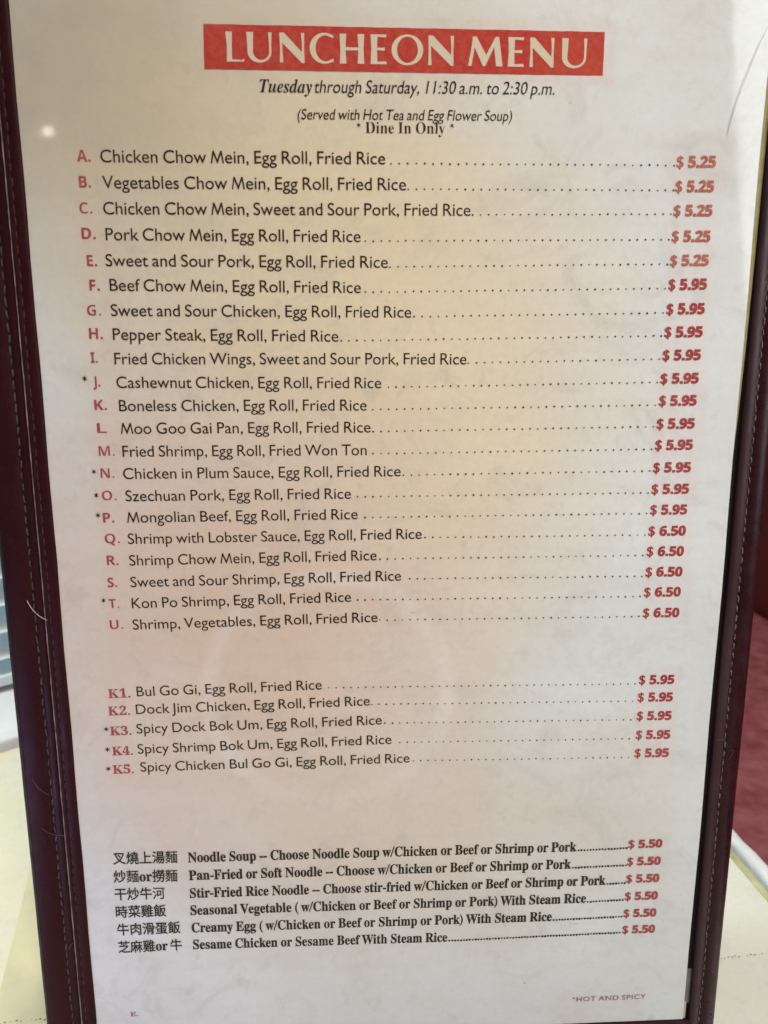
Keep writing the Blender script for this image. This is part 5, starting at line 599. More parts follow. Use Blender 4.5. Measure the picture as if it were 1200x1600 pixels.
GLYPH['S']['*'] = (0.40, [STAR])
for f_ in (T, B):
    f_['*'] = (0.28, [[(x * .82, y * .82 - .10) for x, y in STAR]])


def area2(l):
    return sum(l[i][0] * l[(i + 1) % len(l)][1] - l[(i + 1) % len(l)][0] * l[i][1] for i in range(len(l)))


def embolden(loops, d):
    """push each outline outward by d (holes shrink)"""
    if not d or not loops:
        return loops
    s = 1.0 if area2(max(loops, key=lambda l: abs(area2(l)))) > 0 else -1.0
    res = []
    for l in loops:
        n = len(l)
        o = []
        for i in range(n):
            a, b, c = Vector(l[i - 1]), Vector(l[i]), Vector(l[(i + 1) % n])
            e1, e2 = (b - a), (c - b)
            if e1.length < 1e-7 or e2.length < 1e-7:
                o.append((b.x, b.y))
                continue
            e1.normalize()
            e2.normalize()
            n1, n2 = Vector((e1.y, -e1.x)), Vector((e2.y, -e2.x))
            k = n1 + n2
            if k.length < 1e-4:
                k = n1.copy()
            k.normalize()
            q = min(1.0 / max(k.dot(n1), 0.45), 1.8)
            p = b + k * (d * s * q)
            o.append((p.x, p.y))
        res.append(o)
    return res


# style: face, size in mm per unit, boldening, slant, tracking, material
STYLE = {
    'S': ('S', 3.36 / 0.682, 0.0015, 0.0, 0.0, M_INK),
    'B': ('B', 3.05 / 0.4795, 0.001, 0.0, 0.0, M_RED),
    'K': ('T', 3.0 / 0.4553, 0.006, 0.0, 0.0, M_RED),
    'P': ('B', 3.05 / 0.4795, 0.021, 0.02, 0.0, M_PRICE),
    'C': ('C', 5.05 / 0.35, 0.0052, 0.0, 0.0, M_INK_BOLD),
    'T': ('T', 3.62 / 0.4553, 0.010, 0.0, 0.0, M_INK_BOLD),
    'I': ('I', 3.3 / 0.4506, 0.0, 0.0, 0.0, M_INK),
    'Z': ('S', 3.3 / 0.682, 0.0, 0.19, 0.0, M_INK),
    'Y': ('S', 2.75 / 0.682, 0.0, 0.17, 0.0, M_INK),
    'W': ('T', 3.0 / 0.4553, -0.006, 0.0, 0.0, M_INK),
    'H': ('S', 1.9 / 0.682, 0.012, 0.0, 0.06, M_NOTE),
    'G': ('T', 1.75 / 0.4553, 0.006, 0.0, 0.0, M_NOTE),
    'X': ('S', 6.0, 0.004, 0.0, 0.0, M_INK),
}


def inside(pt, l):
    x, y = pt
    c = False
    for i in range(len(l)):
        (xa, ya), (xb, yb) = l[i - 1], l[i]
        if (ya > y) != (yb > y) and x < (xb - xa) * (y - ya) / (yb - ya) + xa:
            c = not c
    return c


def loops_to_bm(bm, loops, fn):
    loops = [l for l in loops if abs(area2(l)) > 1e-7]
    if not loops:
        return
    sign = area2(max(loops, key=lambda l: abs(area2(l)))) > 0
    outer = [[l] for l in loops if (area2(l) > 0) == sign]
    for l in loops:                                               # each hole goes with the smallest outline round it
        if (area2(l) > 0) != sign:
            home = [g for g in outer if inside(l[0], g[0])]
            if home:
                min(home, key=lambda g: abs(area2(g[0]))).append(l)
    for g in outer:
        vl = [[Vector((x, y, 0)) for x, y in l] for l in g]
        tris = tessellate_polygon(vl)
        bv = [bm.verts.new(fn(v.x, v.y)) for l in vl for v in l]
        for t in tris:
            a, b, c = (bv[k] for k in t)
            if len({a, b, c}) == 3:
                try:
                    f = bm.faces.new((a, b, c))
                except ValueError:
                    continue
                f.normal_update()
                if f.normal.z < 0:
                    f.normal_flip()


def sound(loops, bold):
    """embolden as far as the outline still fills cleanly"""
    for k in (1.0, .75, .5, .25, 0.0):
        res = embolden(loops, bold * k)
        want = abs(sum(area2(l) for l in res)) / 2
        tb = bmesh.new()
        loops_to_bm(tb, res, lambda x, y: Vector((x, y, 0)))
        got = sum(f.calc_area() for f in tb.faces)
        tb.free()
        if want == 0 or abs(got - want) / want < .06:
            break
    return res


BOLDED = {}


def layout(face, text, bold, slant, track):
    x = 0.0
    glyphs = []
    for ch in text:
        adv, loops = GLYPH[face][ch]
        if (face, ch, bold) not in BOLDED:
            BOLDED[(face, ch, bold)] = sound(loops, bold) if loops else []
        jx, jy = random.uniform(-.003, .003), random.uniform(-.003, .003)
        glyphs.append([[(px + x + py * slant + jx, py + jy) for px, py in l] for l in BOLDED[(face, ch, bold)]])
        x += adv + track
    return glyphs


# ---------------------------------------------------------------- the menu
LEAN = R(4.0)
yl = Vector((0, math.sin(LEAN), math.cos(LEAN)))
zl = Vector((0, -math.cos(LEAN), math.sin(LEAN)))
menu_m = Matrix((Vector((1, 0, 0)), yl, zl)).transposed().to_4x4()
menu_m.translation = Vector((0, -0.203 * math.sin(LEAN), 0))
menu = thing('menu', 'maroon leatherette menu holder with a printed luncheon menu sheet, standing on the table', 'menu', menu_m)


def P(u, v, n=0.0):
    """a point of the menu: mm across, mm down, mm toward the reader"""
    return Vector((u / 1000, 0.203 - v / 1000, n / 1000))


def loft(profile, v0, v1, steps=60, wobble=0.12, along='v', cap=True, second=-1):
    """a strip with the given cross-section (u, n), running down the menu (or across it)"""
    bm = bmesh.new()
    rows = []
    for i in range(steps + 1):
        t = v0 + (v1 - v0) * i / steps
        w = wobble * (math.sin(t * 0.11) * .5 + math.sin(t * 0.37 + 1.3) * .3 + random.uniform(-.25, .25))
        rows.append([bm.verts.new(P(a + w * (.5 if k else .25), t, n) if along == 'v' else P(t, a + w, n)) for k, (a, n) in enumerate(profile)])
    for i in range(steps):
        for k in range(len(profile) - 1):
            bm.faces.new((rows[i][k], rows[i][k + 1], rows[i + 1][k + 1], rows[i + 1][k])).material_index = 1 if k < second else 0
    if cap:
        bm.faces.new(rows[0])
        bm.faces.new(list(reversed(rows[-1])))
    bmesh.ops.recalc_face_normals(bm, faces=bm.faces)
    return bm


TOP, BOT = -176.0, 203.0
# board that everything is sewn to
obj('cover_board', box_bm(-0.1185, 0.1212, 0.0004, 0.3788, -0.0042, -0.0005, 0.0008), M_LEATHER_DK, menu)
# the border strip along the open side: flat inner half, sewn groove, rolled outer half
obj('border_strip', loft([(112.0, -.6), (112.1, .7), (112.5, 1.05), (113.2, 1.2), (114.8, 1.15), (115.3, .75), (115.7, .75), (116.2, 1.2), (117.4, 1.6), (119, 1.62), (120.4, 1.25), (121.5, .4), (122.1, -.9), (122.2, -2.6), (121.6, -4.3), (118, -4.4), (118, -.6)], TOP, BOT, second=5), [M_LEATHER, M_LEATHER_STRIP], menu, True)
# narrow inner strip by the spine
obj('border_strip', loft([(-101.6, -.5), (-101.6, .3), (-101.9, .6), (-102.6, .75), (-104.2, .7), (-104.5, .5), (-104.8, .5), (-105.1, .72), (-105.9, .72), (-106.3, .45), (-106.4, -.5)], TOP, BOT), M_LEATHER_WING, menu, True)
# wide outer wing of the cover, lying a little lower
obj('cover_wing', loft([(-106.3, -1.2), (-106.5, -.35), (-107.5, -.15), (-109.2, -.2), (-109.6, -.6), (-109.9, -.6), (-110.3, -.2), (-113, 0), (-116, -.1), (-118, -.6), (-119.3, -1.6), (-119.8, -3.0), (-119.3, -4.3), (-112, -4.4), (-107, -4.4)], TOP, BOT), M_LEATHER_WING, menu, True)
obj('border_strip', loft([(191.4, -.5), (191.5, .5), (191.9, .8), (193, .95), (196, .9), (199, 1.0), (201.5, .6), (202.8, -.6), (203, -2.5), (202.6, -4.3), (198, -4.3)], -106.2, 112.0, 40, .1, 'h'), M_LEATHER_IN, menu, True)
obj('border_strip', loft([(-163, -.5), (-163.1, .5), (-163.6, .8), (-165, .95), (-169, .9), (-172, 1.0), (-174.5, .6), (-175.8, -.6), (-176, -2.5), (-175.6, -4.3), (-172, -4.3)], -106.2, 112.0, 40, .1, 'h'), M_LEATHER_IN, menu, True)
# rear half of the folded holder: the leg it stands on
bk = box_bm(-0.119, 0.121, -0.3788, 0.0, -0.004, 0.0, 0.0012)
hinge = Matrix.Translation(P(0, TOP, -4.6)) @ Matrix.Rotation(R(8.2), 4, 'X')
obj('rear_cover', bk, M_LEATHER, menu, False, hinge)


def stitches(u, v0, v1, n, pitch, length, r, du=0.0, tilt=0.1):
    bm = bmesh.new()
    v = v0
    while v < v1:
        L = length * random.uniform(.8, 1.1)
        uu = u + random.uniform(-.12, .12) + du * math.sin(v * .05)
        k = random.uniform(-1, 1) * tilt
        pts = [P(uu - k * L, v, n - .25), P(uu - k * L * .4, v + L * .22, n + r * .8), P(uu, v + L * .5, n + r), P(uu + k * L * .4, v + L * .78, n + r * .8), P(uu + k * L, v + L, n - .25)]
        tube_bm(pts, r / 1000 * random.uniform(.75, 1.15), bm, 6)
        v += pitch * random.uniform(.92, 1.08)
    return bm


obj('stitching', stitches(115.5, TOP + 3, BOT - 3, .75, 3.25, 2.55, .27), M_THREAD, menu, True)
obj('stitching', stitches(-109.75, TOP + 3, BOT - 3, -.45, 3.5, 2.9, .27), M_THREAD_DK, menu, True)
obj('stitching', stitches(-104.65, TOP + 3, BOT - 3, .45, 3.6, 3.0, .17, 0, .02), M_THREAD_RED, menu, True)
bm = bmesh.new()
pts = []
v = TOP + 2
while v < BOT - 2:
    pts.append(P(-106.38 + random.uniform(-.06, .06), v, .32 + random.uniform(-.06, .06)))
    v += 3.0
tube_bm(pts, .00022, bm, 6, False)
obj('edge_binding', bm, M_BIND, menu, True)
# violet pen mark on the lower outer corner
bm = bmesh.new()
for (a, b) in (((118.6, 186.5), (121.2, 188.8)), ((118.9, 188.6), (121.4, 190.4)), ((119.6, 185.6), (120.2, 191.0)), ((118.4, 190.6), (120.8, 191.6))):
    tube_bm([P(a[0], a[1], 1.55), P((a[0] + b[0]) / 2 + .2, (a[1] + b[1]) / 2, 1.5), P(b[0], b[1], .75)], .00022, bm, 5)
obj('pen_mark', bm, M_SCUFF, menu)

# olive edge of the older sheets below, showing along the upper open side
bm = bmesh.new()
ol = [(106, -162), (111.7, -162), (111.9, -120), (111.6, -80), (111.2, -50), (110.7, -30), (110.0, -12), (106, -12)]
bm.faces.new([bm.verts.new(P(u, v, -.25)) for u, v in reversed(ol)])
obj('backing_sheet', bm, M_OLIVE, menu)
bm = bmesh.new()
bm.faces.new([bm.verts.new(P(u, v, -.25)) for u, v in reversed([(106, 170), (111.9, 170), (111.9, 184.5), (106, 184.5)])])
obj('pocket_edge', bm, M_POCKET, menu)
bm = bmesh.new()
bm.faces.new([bm.verts.new(P(u, v, -.2)) for u, v in reversed([(106, 184), (110.9, 184), (110.9, 191), (106, 191)])])
obj('tape_strip', bm, M_TAPE, menu)

# the printed sheet
bm = bmesh.new()
left = [(-101.5 + .12 * math.sin(i * 1.7), -162 + i * 353.2 / 24) for i in range(25)]
rgt = [(110.2 - (.35 if v > 150 else 0) * (v - 150) / 40 + .15 * math.sin(i * 1.1), v) for i, (_, v) in enumerate(left)]
gl = [[bm.verts.new(P(a[0] + (b[0] - a[0]) * k / 8, a[1], .05 * math.sin(i * .5 + k))) for k in range(9)] for i, (a, b) in enumerate(zip(left, rgt))]
for i in range(24):
    for k in range(8):
        bm.faces.new((gl[i][k], gl[i + 1][k], gl[i + 1][k + 1], gl[i][k + 1]))
# the long crease near the upper open corner and two small scuffs, slivers in the same sheet
def sliver(pts, w):
    n = len(pts)
    a = []
    b = []
    for i, (u, v) in enumerate(pts):
        p0, p1 = pts[max(i - 1, 0)], pts[min(i + 1, n - 1)]
        t = Vector((p1[0] - p0[0], p1[1] - p0[1])).normalized()
        ww = w * math.sin(math.pi * (i + .35) / (n - .3))
        a.append(bm.verts.new(P(u - t.y * ww, v + t.x * ww, .13)))
        b.append(bm.verts.new(P(u + t.y * ww, v - t.x * ww, .13)))
    for i in range(n - 1):
        f = bm.faces.new((a[i], a[i + 1], b[i + 1], b[i]))
        f.material_index = 1
    bmesh.ops.recalc_face_normals(bm, faces=bm.faces)
sliver([(109.3, -139.8), (107.2, -135.2), (105.2, -130), (103.3, -124.5), (101.7, -119.5), (100.5, -114.6), (99.7, -110.2)], .28)
sliver([(8.5, 33), (9.3, 33.1), (10.2, 32.9)], .12)
sliver([(67, 149.8), (68.2, 149.4), (69.2, 149.5)], .15)
sliver([(52.8, -118.3), (53.3, -118.6), (53.6, -119.1)], .2)
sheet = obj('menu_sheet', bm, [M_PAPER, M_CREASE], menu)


# title banner and its lettering -------------------------------------------------
def on_sheet(n):
    return lambda x, y: P(x, y, n)


bm = bmesh.new()
bl = []
for i in range(57):
    bl.append((-49.6 + 111.85 * i / 56, -137.12 + random.uniform(-.05, .05)))
for i in range(7):
    bl.append((62.25 + random.uniform(-.05, .05), -137.1 + 11.2 * i / 6))
for i in range(57):
    bl.append((62.25 - 112.1 * i / 56, -125.85 + .0016 * i + random.uniform(-.05, .05)))
for i in range(1, 6):
    bl.append((-49.85 + .2 * i / 6 + random.uniform(-.05, .05), -125.7 - 11.4 * i / 6))
loops_to_bm(bm, [bl], on_sheet(.12))
obj('title_banner', bm, M_BANNER, sheet)


def arc(cx, cy, rx, ry, a0, a1, n=18):
    return [(cx + rx * math.cos(R(a0 + (a1 - a0) * k / n)), cy + ry * math.sin(R(a0 + (a1 - a0) * k / n))) for k in range(n + 1)]


# flared capitals, cap height 1, each drawn to its own width (unit = cap height)
def cap_letter(ch, w):
    if ch == 'L':
        return [[(.02, 0), (.04, .5), (0, 1), (.24, 1), (.215, .5), (.22, .075), (.52 * w / .62, .06), (w, .1), (w - .02, 0)]]
    if ch == 'H':
        return [[(0, 0), (.025, .5), (0, 1), (.245, 1), (.215, .55), (w - .215, .55), (w - .245, 1), (w, 1), (w - .025, .5), (w, 0), (w - .245, 0), (w - .215, .45), (.215, .45), (.245, 0)]]
    if ch == 'E':
        return [[(0, 0), (.03, .5), (0, 1), (w - .02, 1), (w - .04, .9), (.25, .92), (.24, .555), (w - .08, .565), (w - .08, .46), (.24, .47), (.25, .085), (w - .03, .1), (w, 0)]]
    if ch == 'N':
        return [[(.0, 0), (.02, .5), (0, 1), (.17, 1), (w - .10, .36), (w - .09, .6), (w - .12, 1), (w, 1), (w - .015, .5), (w, -.01), (w - .1, -.01), (.10, .66), (.105, .4), (.13, 0)]]
    if ch == 'M':
        return [[(.0, 0), (.10, .5), (.17, 1), (.30, 1), (w * .52, .38), (w * .78, 1), (w * .88, 1), (w * .94, .5), (w, 0), (w - .25, 0), (w * .745, .66), (w * .50, 0), (w * .43, 0), (.235, .64), (.13, 0)]]
    if ch == 'U':
        outer = [(0, 1), (.02, .5)] + arc(w / 2, .34, w / 2 - .02, .36, 180, 360, 16) + [(w - .02, .6), (w, 1)]
        inner = [(w - .125, 1), (w - .10, .6)] + arc(w / 2 + .06, .36, w / 2 - .16, .29, 360, 180, 16) + [(.225, .5), (.245, 1)]
        return [outer + inner]
    if ch == 'O':
        o = arc(w / 2, .5, w / 2, .52, 0, 360, 40)[:-1]
        i = arc(w / 2, .5, w / 2 - .2, .44, 360, 0, 40)[:-1]
        return [o, i]
    if ch == 'C':
        o = arc(w * .62, .5, w * .62, .52, 52, 308, 30)
        i = arc(w * .66, .5, w * .66 - .215, .435, 300, 60, 28)
        return [o + [(w, .02), (w - .01, .16)] + i + [(w - .01, .85), (w, .985)]]


TITLE = [('L', -43.74, -38.7), ('U', -37.99, -31.09), ('N', -28.98, -22.09), ('C', -20.67, -14.01), ('H', -12.33, -5.51), ('E', -3.75, .84), ('O', 2.11, 10.99), ('N', 12.38, 19.55),
         ('M', 23.64, 33.46), ('E', 34.89, 39.55), ('N', 41.1, 47.98), ('U', 50.16, 57.35)]
bm = bmesh.new()
CAPH = 7.55
for ch, u0, u1 in TITLE:
    w = (u1 - u0) / CAPH
    loops_to_bm(bm, cap_letter(ch, w), lambda x, y: P(u0 + x * CAPH, -127.76 - y * CAPH, .20))
obj('title_lettering', bm, M_TITLE, sheet)

# name, lettering style, text, start (mm on the sheet: across, down), end
RUNS = [
 ('item_letter', 'B', 'A.', -86.39, -101.34, -82.67, -101.36),
 ('dish_name', 'S', 'Chicken Chow Mein, Egg Roll, Fried Rice', -79.9, -101.23, 0.38, -101.59),
 ('leader_dots', 'D', '.', 2.0, -101.69, 84.72, -102.1),
 ('price', 'P', '$ 5.25', 85.41, -101.72, 97.15, -101.85),
 ('item_letter', 'B', 'B.', -86.31, -94.48, -83.05, -94.49),
 ('dish_name', 'S', 'Vegetables Chow Mein, Egg Roll, Fried Rice', -79.8, -94.33, 6.4, -94.65),
 ('leader_dots', 'D', '.', 7.04, -94.83, 85.04, -95.24),
 ('price', 'P', '$ 5.25', 85.54, -95.0, 97.15, -95.11),
 ('item_letter', 'B', 'C.', -86.7, -87.52, -83.2, -87.53),
 ('dish_name', 'S', 'Chicken Chow Mein, Sweet and Sour Pork, Fried Rice', -80.07, -87.36, 25.25, -87.81),
 ('leader_dots', 'D', '.', 25.85, -87.99, 84.76, -88.61),
 ('price', 'P', '$ 5.25', 85.56, -88.27, 97.24, -88.37),
 ('item_letter', 'B', 'D.', -86.65, -80.62, -82.71, -80.62),
 ('dish_name', 'S', 'Pork Chow Mein, Egg Roll, Fried Rice', -79.88, -80.32, -6.81, -80.29),
 ('leader_dots', 'D', '.', -5.45, -80.44, 84.71, -81.46),
 ('price', 'P', '$ 5.25', 85.56, -81.07, 97.27, -81.15),
 ('item_letter', 'B', 'E.', -85.7, -73.19, -82.89, -73.19),
 ('dish_name', 'S', 'Sweet and Sour Pork, Egg Roll, Fried Rice', -80.38, -73.18, 1.14, -73.14),
 ('leader_dots', 'D', '.', 1.8, -73.27, 84.74, -74.5),
 ('price', 'P', '$ 5.25', 85.58, -74.16, 97.35, -74.35),
 ('item_letter', 'B', 'F.', -85.48, -66.39, -82.64, -66.37),
 ('dish_name', 'S', 'Beef Chow Mein, Egg Roll, Fried Rice', -79.72, -66.32, -6.81, -65.97),
 ('leader_dots', 'D', '.', -5.52, -66.07, 84.56, -67.53),
 ('price', 'P', '$ 5.95', 85.56, -67.28, 97.34, -67.46),
 ('item_letter', 'B', 'G.', -86.67, -59.35, -82.78, -59.34),
 ('dish_name', 'S', 'Sweet and Sour Chicken, Egg Roll, Fried Rice', -79.84, -59.22, 8.12, -58.94),
 ('leader_dots', 'D', '.', 8.98, -59.09, 84.49, -60.4),
 ('price', 'P', '$ 5.95', 85.49, -60.18, 97.28, -60.35),
 ('item_letter', 'B', 'H.', -86.58, -52.7, -82.69, -52.67),
 ('dish_name', 'S', 'Pepper Steak, Egg Roll, Fried Rice', -79.75, -52.39, -13.61, -51.94),
 ('leader_dots', 'D', '.', -12.81, -52.03, 84.38, -53.61),
 ('price', 'P', '$ 5.95', 85.39, -53.38, 97.21, -53.53),
 ('item_letter', 'B', 'I.', -86.62, -45.77, -84.67, -45.77),
 ('dish_name', 'S', 'Fried Chicken Wings, Sweet and Sour Pork, Fried Rice', -79.76, -45.36, 24.95, -45.26),
 ('leader_dots', 'D', '.', 25.53, -45.55, 84.28, -46.68),
 ('price', 'P', '$ 5.95', 85.29, -46.51, 97.18, -46.64),
 ('item_letter', 'B', 'J.', -86.43, -38.86, -84.41, -38.86),
 ('spicy_mark', 'X', '*', -89.66, -41.21, -88.04, -41.21),
 ('dish_name', 'S', 'Cashewnut Chicken, Egg Roll, Fried Rice', -79.66, -38.44, -0.83, -38.2),
 ('leader_dots', 'D', '.', 1.3, -38.33, 84.18, -39.69),
 ('price', 'P', '$ 5.95', 85.13, -39.47, 97.09, -39.59),
 ('item_letter', 'B', 'K.', -86.56, -31.93, -82.93, -31.93),
 ('dish_name', 'S', 'Boneless Chicken, Egg Roll, Fried Rice', -79.33, -31.56, -5.26, -31.51),
 ('leader_dots', 'D', '.', -3.41, -31.64, 84.0, -32.75),
 ('price', 'P', '$ 5.95', 85.17, -32.71, 96.99, -32.81),
 ('item_letter', 'B', 'L', -86.25, -25.04, -83.4, -25.05),
 ('dish_name', 'S', 'Moo Goo Gai Pan, Egg Roll, Fried Rice', -79.3, -24.76, -4.11, -24.85),
 ('leader_dots', 'D', '.', -3.33, -24.99, 83.86, -26.08),
 ('price', 'P', '$ 5.95', 84.9, -25.64, 96.96, -25.72),
 ('item_letter', 'B', 'M.', -86.27, -18.12, -81.59, -18.12),
 ('dish_name', 'S', 'Fried Shrimp, Egg Roll, Fried Won Ton', -79.23, -17.84, -5.32, -17.88),
 ('leader_dots', 'D', '.', -3.35, -18.16, 83.79, -19.09),
 ('price', 'P', '$ 5.95', 84.82, -19.0, 96.87, -19.07),
 ('item_letter', 'B', 'N.', -86.17, -11.36, -82.14, -11.38),
 ('spicy_mark', 'X', '*', -88.9, -13.35, -87.37, -13.34),
 ('dish_name', 'S', 'Chicken in Plum Sauce, Egg Roll, Fried Rice', -79.48, -11.02, 5.17, -11.24),
 ('leader_dots', 'D', '.', 6.06, -11.47, 83.66, -12.18),
 ('price', 'P', '$ 5.95', 84.7, -11.91, 96.82, -11.96),
 ('item_letter', 'B', 'O.', -86.28, -4.44, -81.94, -4.45),
 ('spicy_mark', 'X', '*', -88.72, -6.11, -87.22, -6.1),
 ('dish_name', 'S', 'Szechuan Pork, Egg Roll, Fried Rice', -79.21, -4.13, -10.25, -4.32),
 ('leader_dots', 'D', '.', -8.22, -4.74, 83.62, -5.23),
 ('price', 'P', '$ 5.95', 84.66, -5.04, 96.75, -5.08),
 ('item_letter', 'B', 'P.', -86.43, 2.47, -83.08, 2.45),
 ('spicy_mark', 'X', '*', -88.73, 0.14, -87.08, 0.15),
 ('dish_name', 'S', 'Mongolian Beef, Egg Roll, Fried Rice', -79.2, 2.59, -8.21, 2.2),
 ('leader_dots', 'D', '.', -5.91, 1.82, 83.55, 1.44),
 ('price', 'P', '$ 5.95', 84.71, 1.64, 96.65, 1.61),
 ('item_letter', 'B', 'Q.', -86.35, 9.05, -81.86, 9.02),
 ('dish_name', 'S', 'Shrimp with Lobster Sauce, Egg Roll, Fried Rice', -79.34, 9.34, 11.92, 8.7),
 ('leader_dots', 'D', '.', 12.94, 8.5, 83.51, 8.43),
 ('price', 'P', '$ 6.50', 84.55, 8.53, 96.77, 8.52),
 ('item_letter', 'B', 'R.', -86.25, 16.01, -82.68, 15.98),
 ('dish_name', 'S', 'Shrimp Chow Mein, Egg Roll, Fried Rice', -79.35, 16.25, -2.33, 15.5),
 ('leader_dots', 'D', '.', -1.28, 15.26, 83.23, 15.18),
 ('price', 'P', '$ 6.50', 84.49, 15.24, 96.67, 15.25),
 ('item_letter', 'B', 'S.', -86.51, 23.15, -83.55, 23.12),
 ('dish_name', 'S', 'Sweet and Sour Shrimp, Egg Roll, Fried Rice', -79.44, 23.26, 5.45, 22.29),
 ('leader_dots', 'D', '.', 8.16, 21.91, 83.48, 22.12),
 ('price', 'P', '$ 6.50', 84.53, 22.07, 96.71, 22.1),
 ('item_letter', 'B', 'T.', -86.59, 30.07, -83.41, 30.01),
 ('spicy_mark', 'X', '*', -88.92, 27.4, -87.4, 27.43),
 ('dish_name', 'S', 'Kon Po Shrimp, Egg Roll, Fried Rice', -79.45, 30.18, -10.5, 29.06),
 ('leader_dots', 'D', '.', -8.45, 28.67, 83.3, 28.96),
 ('price', 'P', '$ 6.50', 84.5, 28.87, 96.66, 28.91),
 ('item_letter', 'B', 'U.', -86.7, 36.95, -82.61, 36.88),
 ('dish_name', 'S', 'Shrimp, Vegetables, Egg Roll, Fried Rice', -79.63, 37.22, -2.06, 35.96),
 ('leader_dots', 'D', '.', -1.3, 35.54, 83.33, 35.78),
 ('price', 'P', '$ 6.50', 84.55, 35.89, 96.71, 35.94),
 ('item_letter', 'K', 'K1.', -88.91, 60.22, -81.89, 60.15),
 ('dish_name', 'S', 'Bul Go Gi, Egg Roll, Fried Rice', -79.79, 59.88, -20.28, 58.76),
 ('leader_dots', 'D', '.', -18.04, 58.36, 83.57, 59.22),
 ('price', 'P', '$ 5.95', 84.8, 59.18, 96.81, 59.29),
 ('item_letter', 'K', 'K2.', -89.32, 66.21, -82.33, 66.15),
 ('dish_name', 'S', 'Dock Jim Chicken, Egg Roll, Fried Rice', -80.42, 66.02, -4.64, 64.72),
 ('leader_dots', 'D', '.', -4.07, 64.51, 83.09, 65.37),
 ('price', 'P', '$ 5.95', 84.77, 65.39, 96.78, 65.51),
 ('item_letter', 'K', 'K3.', -89.19, 73.21, -82.37, 73.16),
 ('spicy_mark', 'X', '*', -91.39, 70.97, -89.34, 71.02),
 ('dish_name', 'S', 'Spicy Dock Bok Um, Egg Roll, Fried Rice', -80.64, 72.81, -0.71, 71.56),
 ('leader_dots', 'D', '.', 0.35, 71.31, 82.87, 72.05),
 ('price', 'P', '$ 5.95', 84.94, 72.08, 96.84, 72.22),
 ('item_letter', 'K', 'K4.', -89.01, 80.31, -82.34, 80.27),
 ('spicy_mark', 'X', '*', -91.48, 78.19, -89.43, 78.25),
 ('dish_name', 'S', 'Spicy Shrimp Bok Um, Egg Roll, Fried Rice', -80.73, 79.96, 2.49, 78.59),
 ('leader_dots', 'D', '.', 5.32, 78.32, 82.87, 78.97),
 ('price', 'P', '$ 5.95', 85.06, 78.96, 96.91, 79.11),
 ('item_letter', 'K', 'K5.', -89.25, 86.88, -82.44, 86.84),
 ('spicy_mark', 'X', '*', -91.65, 85.04, -89.69, 85.09),
 ('dish_name', 'S', 'Spicy Chicken Bul Go Gi, Egg Roll, Fried Rice', -80.23, 86.44, 8.57, 85.49),
 ('leader_dots', 'D', '.', 9.86, 85.06, 83.01, 85.87),
 ('price', 'P', '$ 5.95', 85.06, 85.66, 96.92, 85.83),
 ('dish_characters', 'C', '叉燒上湯麵', -91.47, 120.42, -69.98, 120.69),
 ('dish_name', 'T', 'Noodle Soup -- Choose Noodle Soup w/Chicken or Beef or Shrimp or Pork', -66.47, 120.33, 66.88, 120.7),
 ('leader_dots', 'E', '.', 67.55, 120.6, 84.52, 120.3),
 ('price', 'P', '$ 5.50', 85.1, 120.15, 97.16, 120.16),
 ('dish_characters', 'C', '炒麵or撈麵', -91.72, 127.35, -70.34, 127.65),
 ('dish_name', 'T', 'Pan-Fried or Soft Noodle -- Choose w/Chicken or Beef or Shrimp or Pork', -66.5, 127.13, 65.27, 127.38),
 ('leader_dots', 'E', '.', 65.94, 127.28, 84.7, 127.04),
 ('price', 'P', '$ 5.50', 85.14, 126.91, 97.08, 126.93),
 ('dish_characters', 'C', '干炒牛河', -91.75, 134.12, -74.95, 134.27),
 ('dish_name', 'T', 'Stir-Fried Rice Noodle -- Choose stir-fried w/Chicken or Beef or Shrimp or Pork', -66.49, 133.97, 77.9, 134.22),
 ('leader_dots', 'E', '.', 78.58, 134.12, 84.74, 133.97),
 ('price', 'P', '$ 5.50', 85.18, 133.73, 97.06, 133.77),
 ('dish_characters', 'C', '時菜雞飯', -91.84, 140.95, -74.82, 141.0),
 ('dish_name', 'T', 'Seasonal Vegetable ( w/Chicken or Beef or Shrimp or Pork) With Steam Rice', -66.6, 140.67, 71.25, 141.11),
 ('leader_dots', 'E', '.', 71.93, 141.01, 84.47, 140.72),
 ('price', 'P', '$ 5.50', 85.15, 140.67, 97.0, 140.72),
 ('dish_characters', 'C', '牛肉滑蛋飯', -91.86, 147.98, -70.28, 147.86),
 ('dish_name', 'T', 'Creamy Egg ( w/Chicken or Beef or Shrimp or Pork) With Steam Rice', -66.54, 147.5, 59.37, 147.95),
 ('leader_dots', 'E', '.', 60.06, 147.85, 84.42, 147.44),
 ('price', 'P', '$ 5.50', 85.07, 147.52, 96.93, 147.59),
 ('dish_characters', 'C', '芝麻雞or 牛', -91.92, 154.83, -70.14, 154.61),
 ('dish_name', 'T', 'Sesame Chicken or Sesame Beef With Steam Rice', -66.38, 154.18, 22.39, 154.8),
 ('leader_dots', 'E', '.', 23.07, 154.7, 84.12, 153.91),
 ('price', 'P', '$ 5.50', 85.06, 154.13, 96.93, 154.21),
 ('opening_hours', 'I', 'Tuesday', -34.72, -120.13, -20.13, -120.15),
 ('opening_hours', 'Z', 'through Saturday, 11:30 a.m. to 2:30 p.m.', -19.42, -120.19, 48.57, -120.65),
 ('serving_note', 'Y', '(Served with Hot Tea and Egg Flower Soup)', -24.37, -113.21, 36.65, -113.6),
 ('serving_note', 'W', '* Dine In Only *', -7.82, -109.8, 20.16, -109.99),
 ('spice_note', 'H', '*HOT AND SPICY', 68.3, 181.83, 95.45, 181.74),
 ('page_mark', 'G', 'E.', -89.54, 180.53, -86.64, 180.41),
]


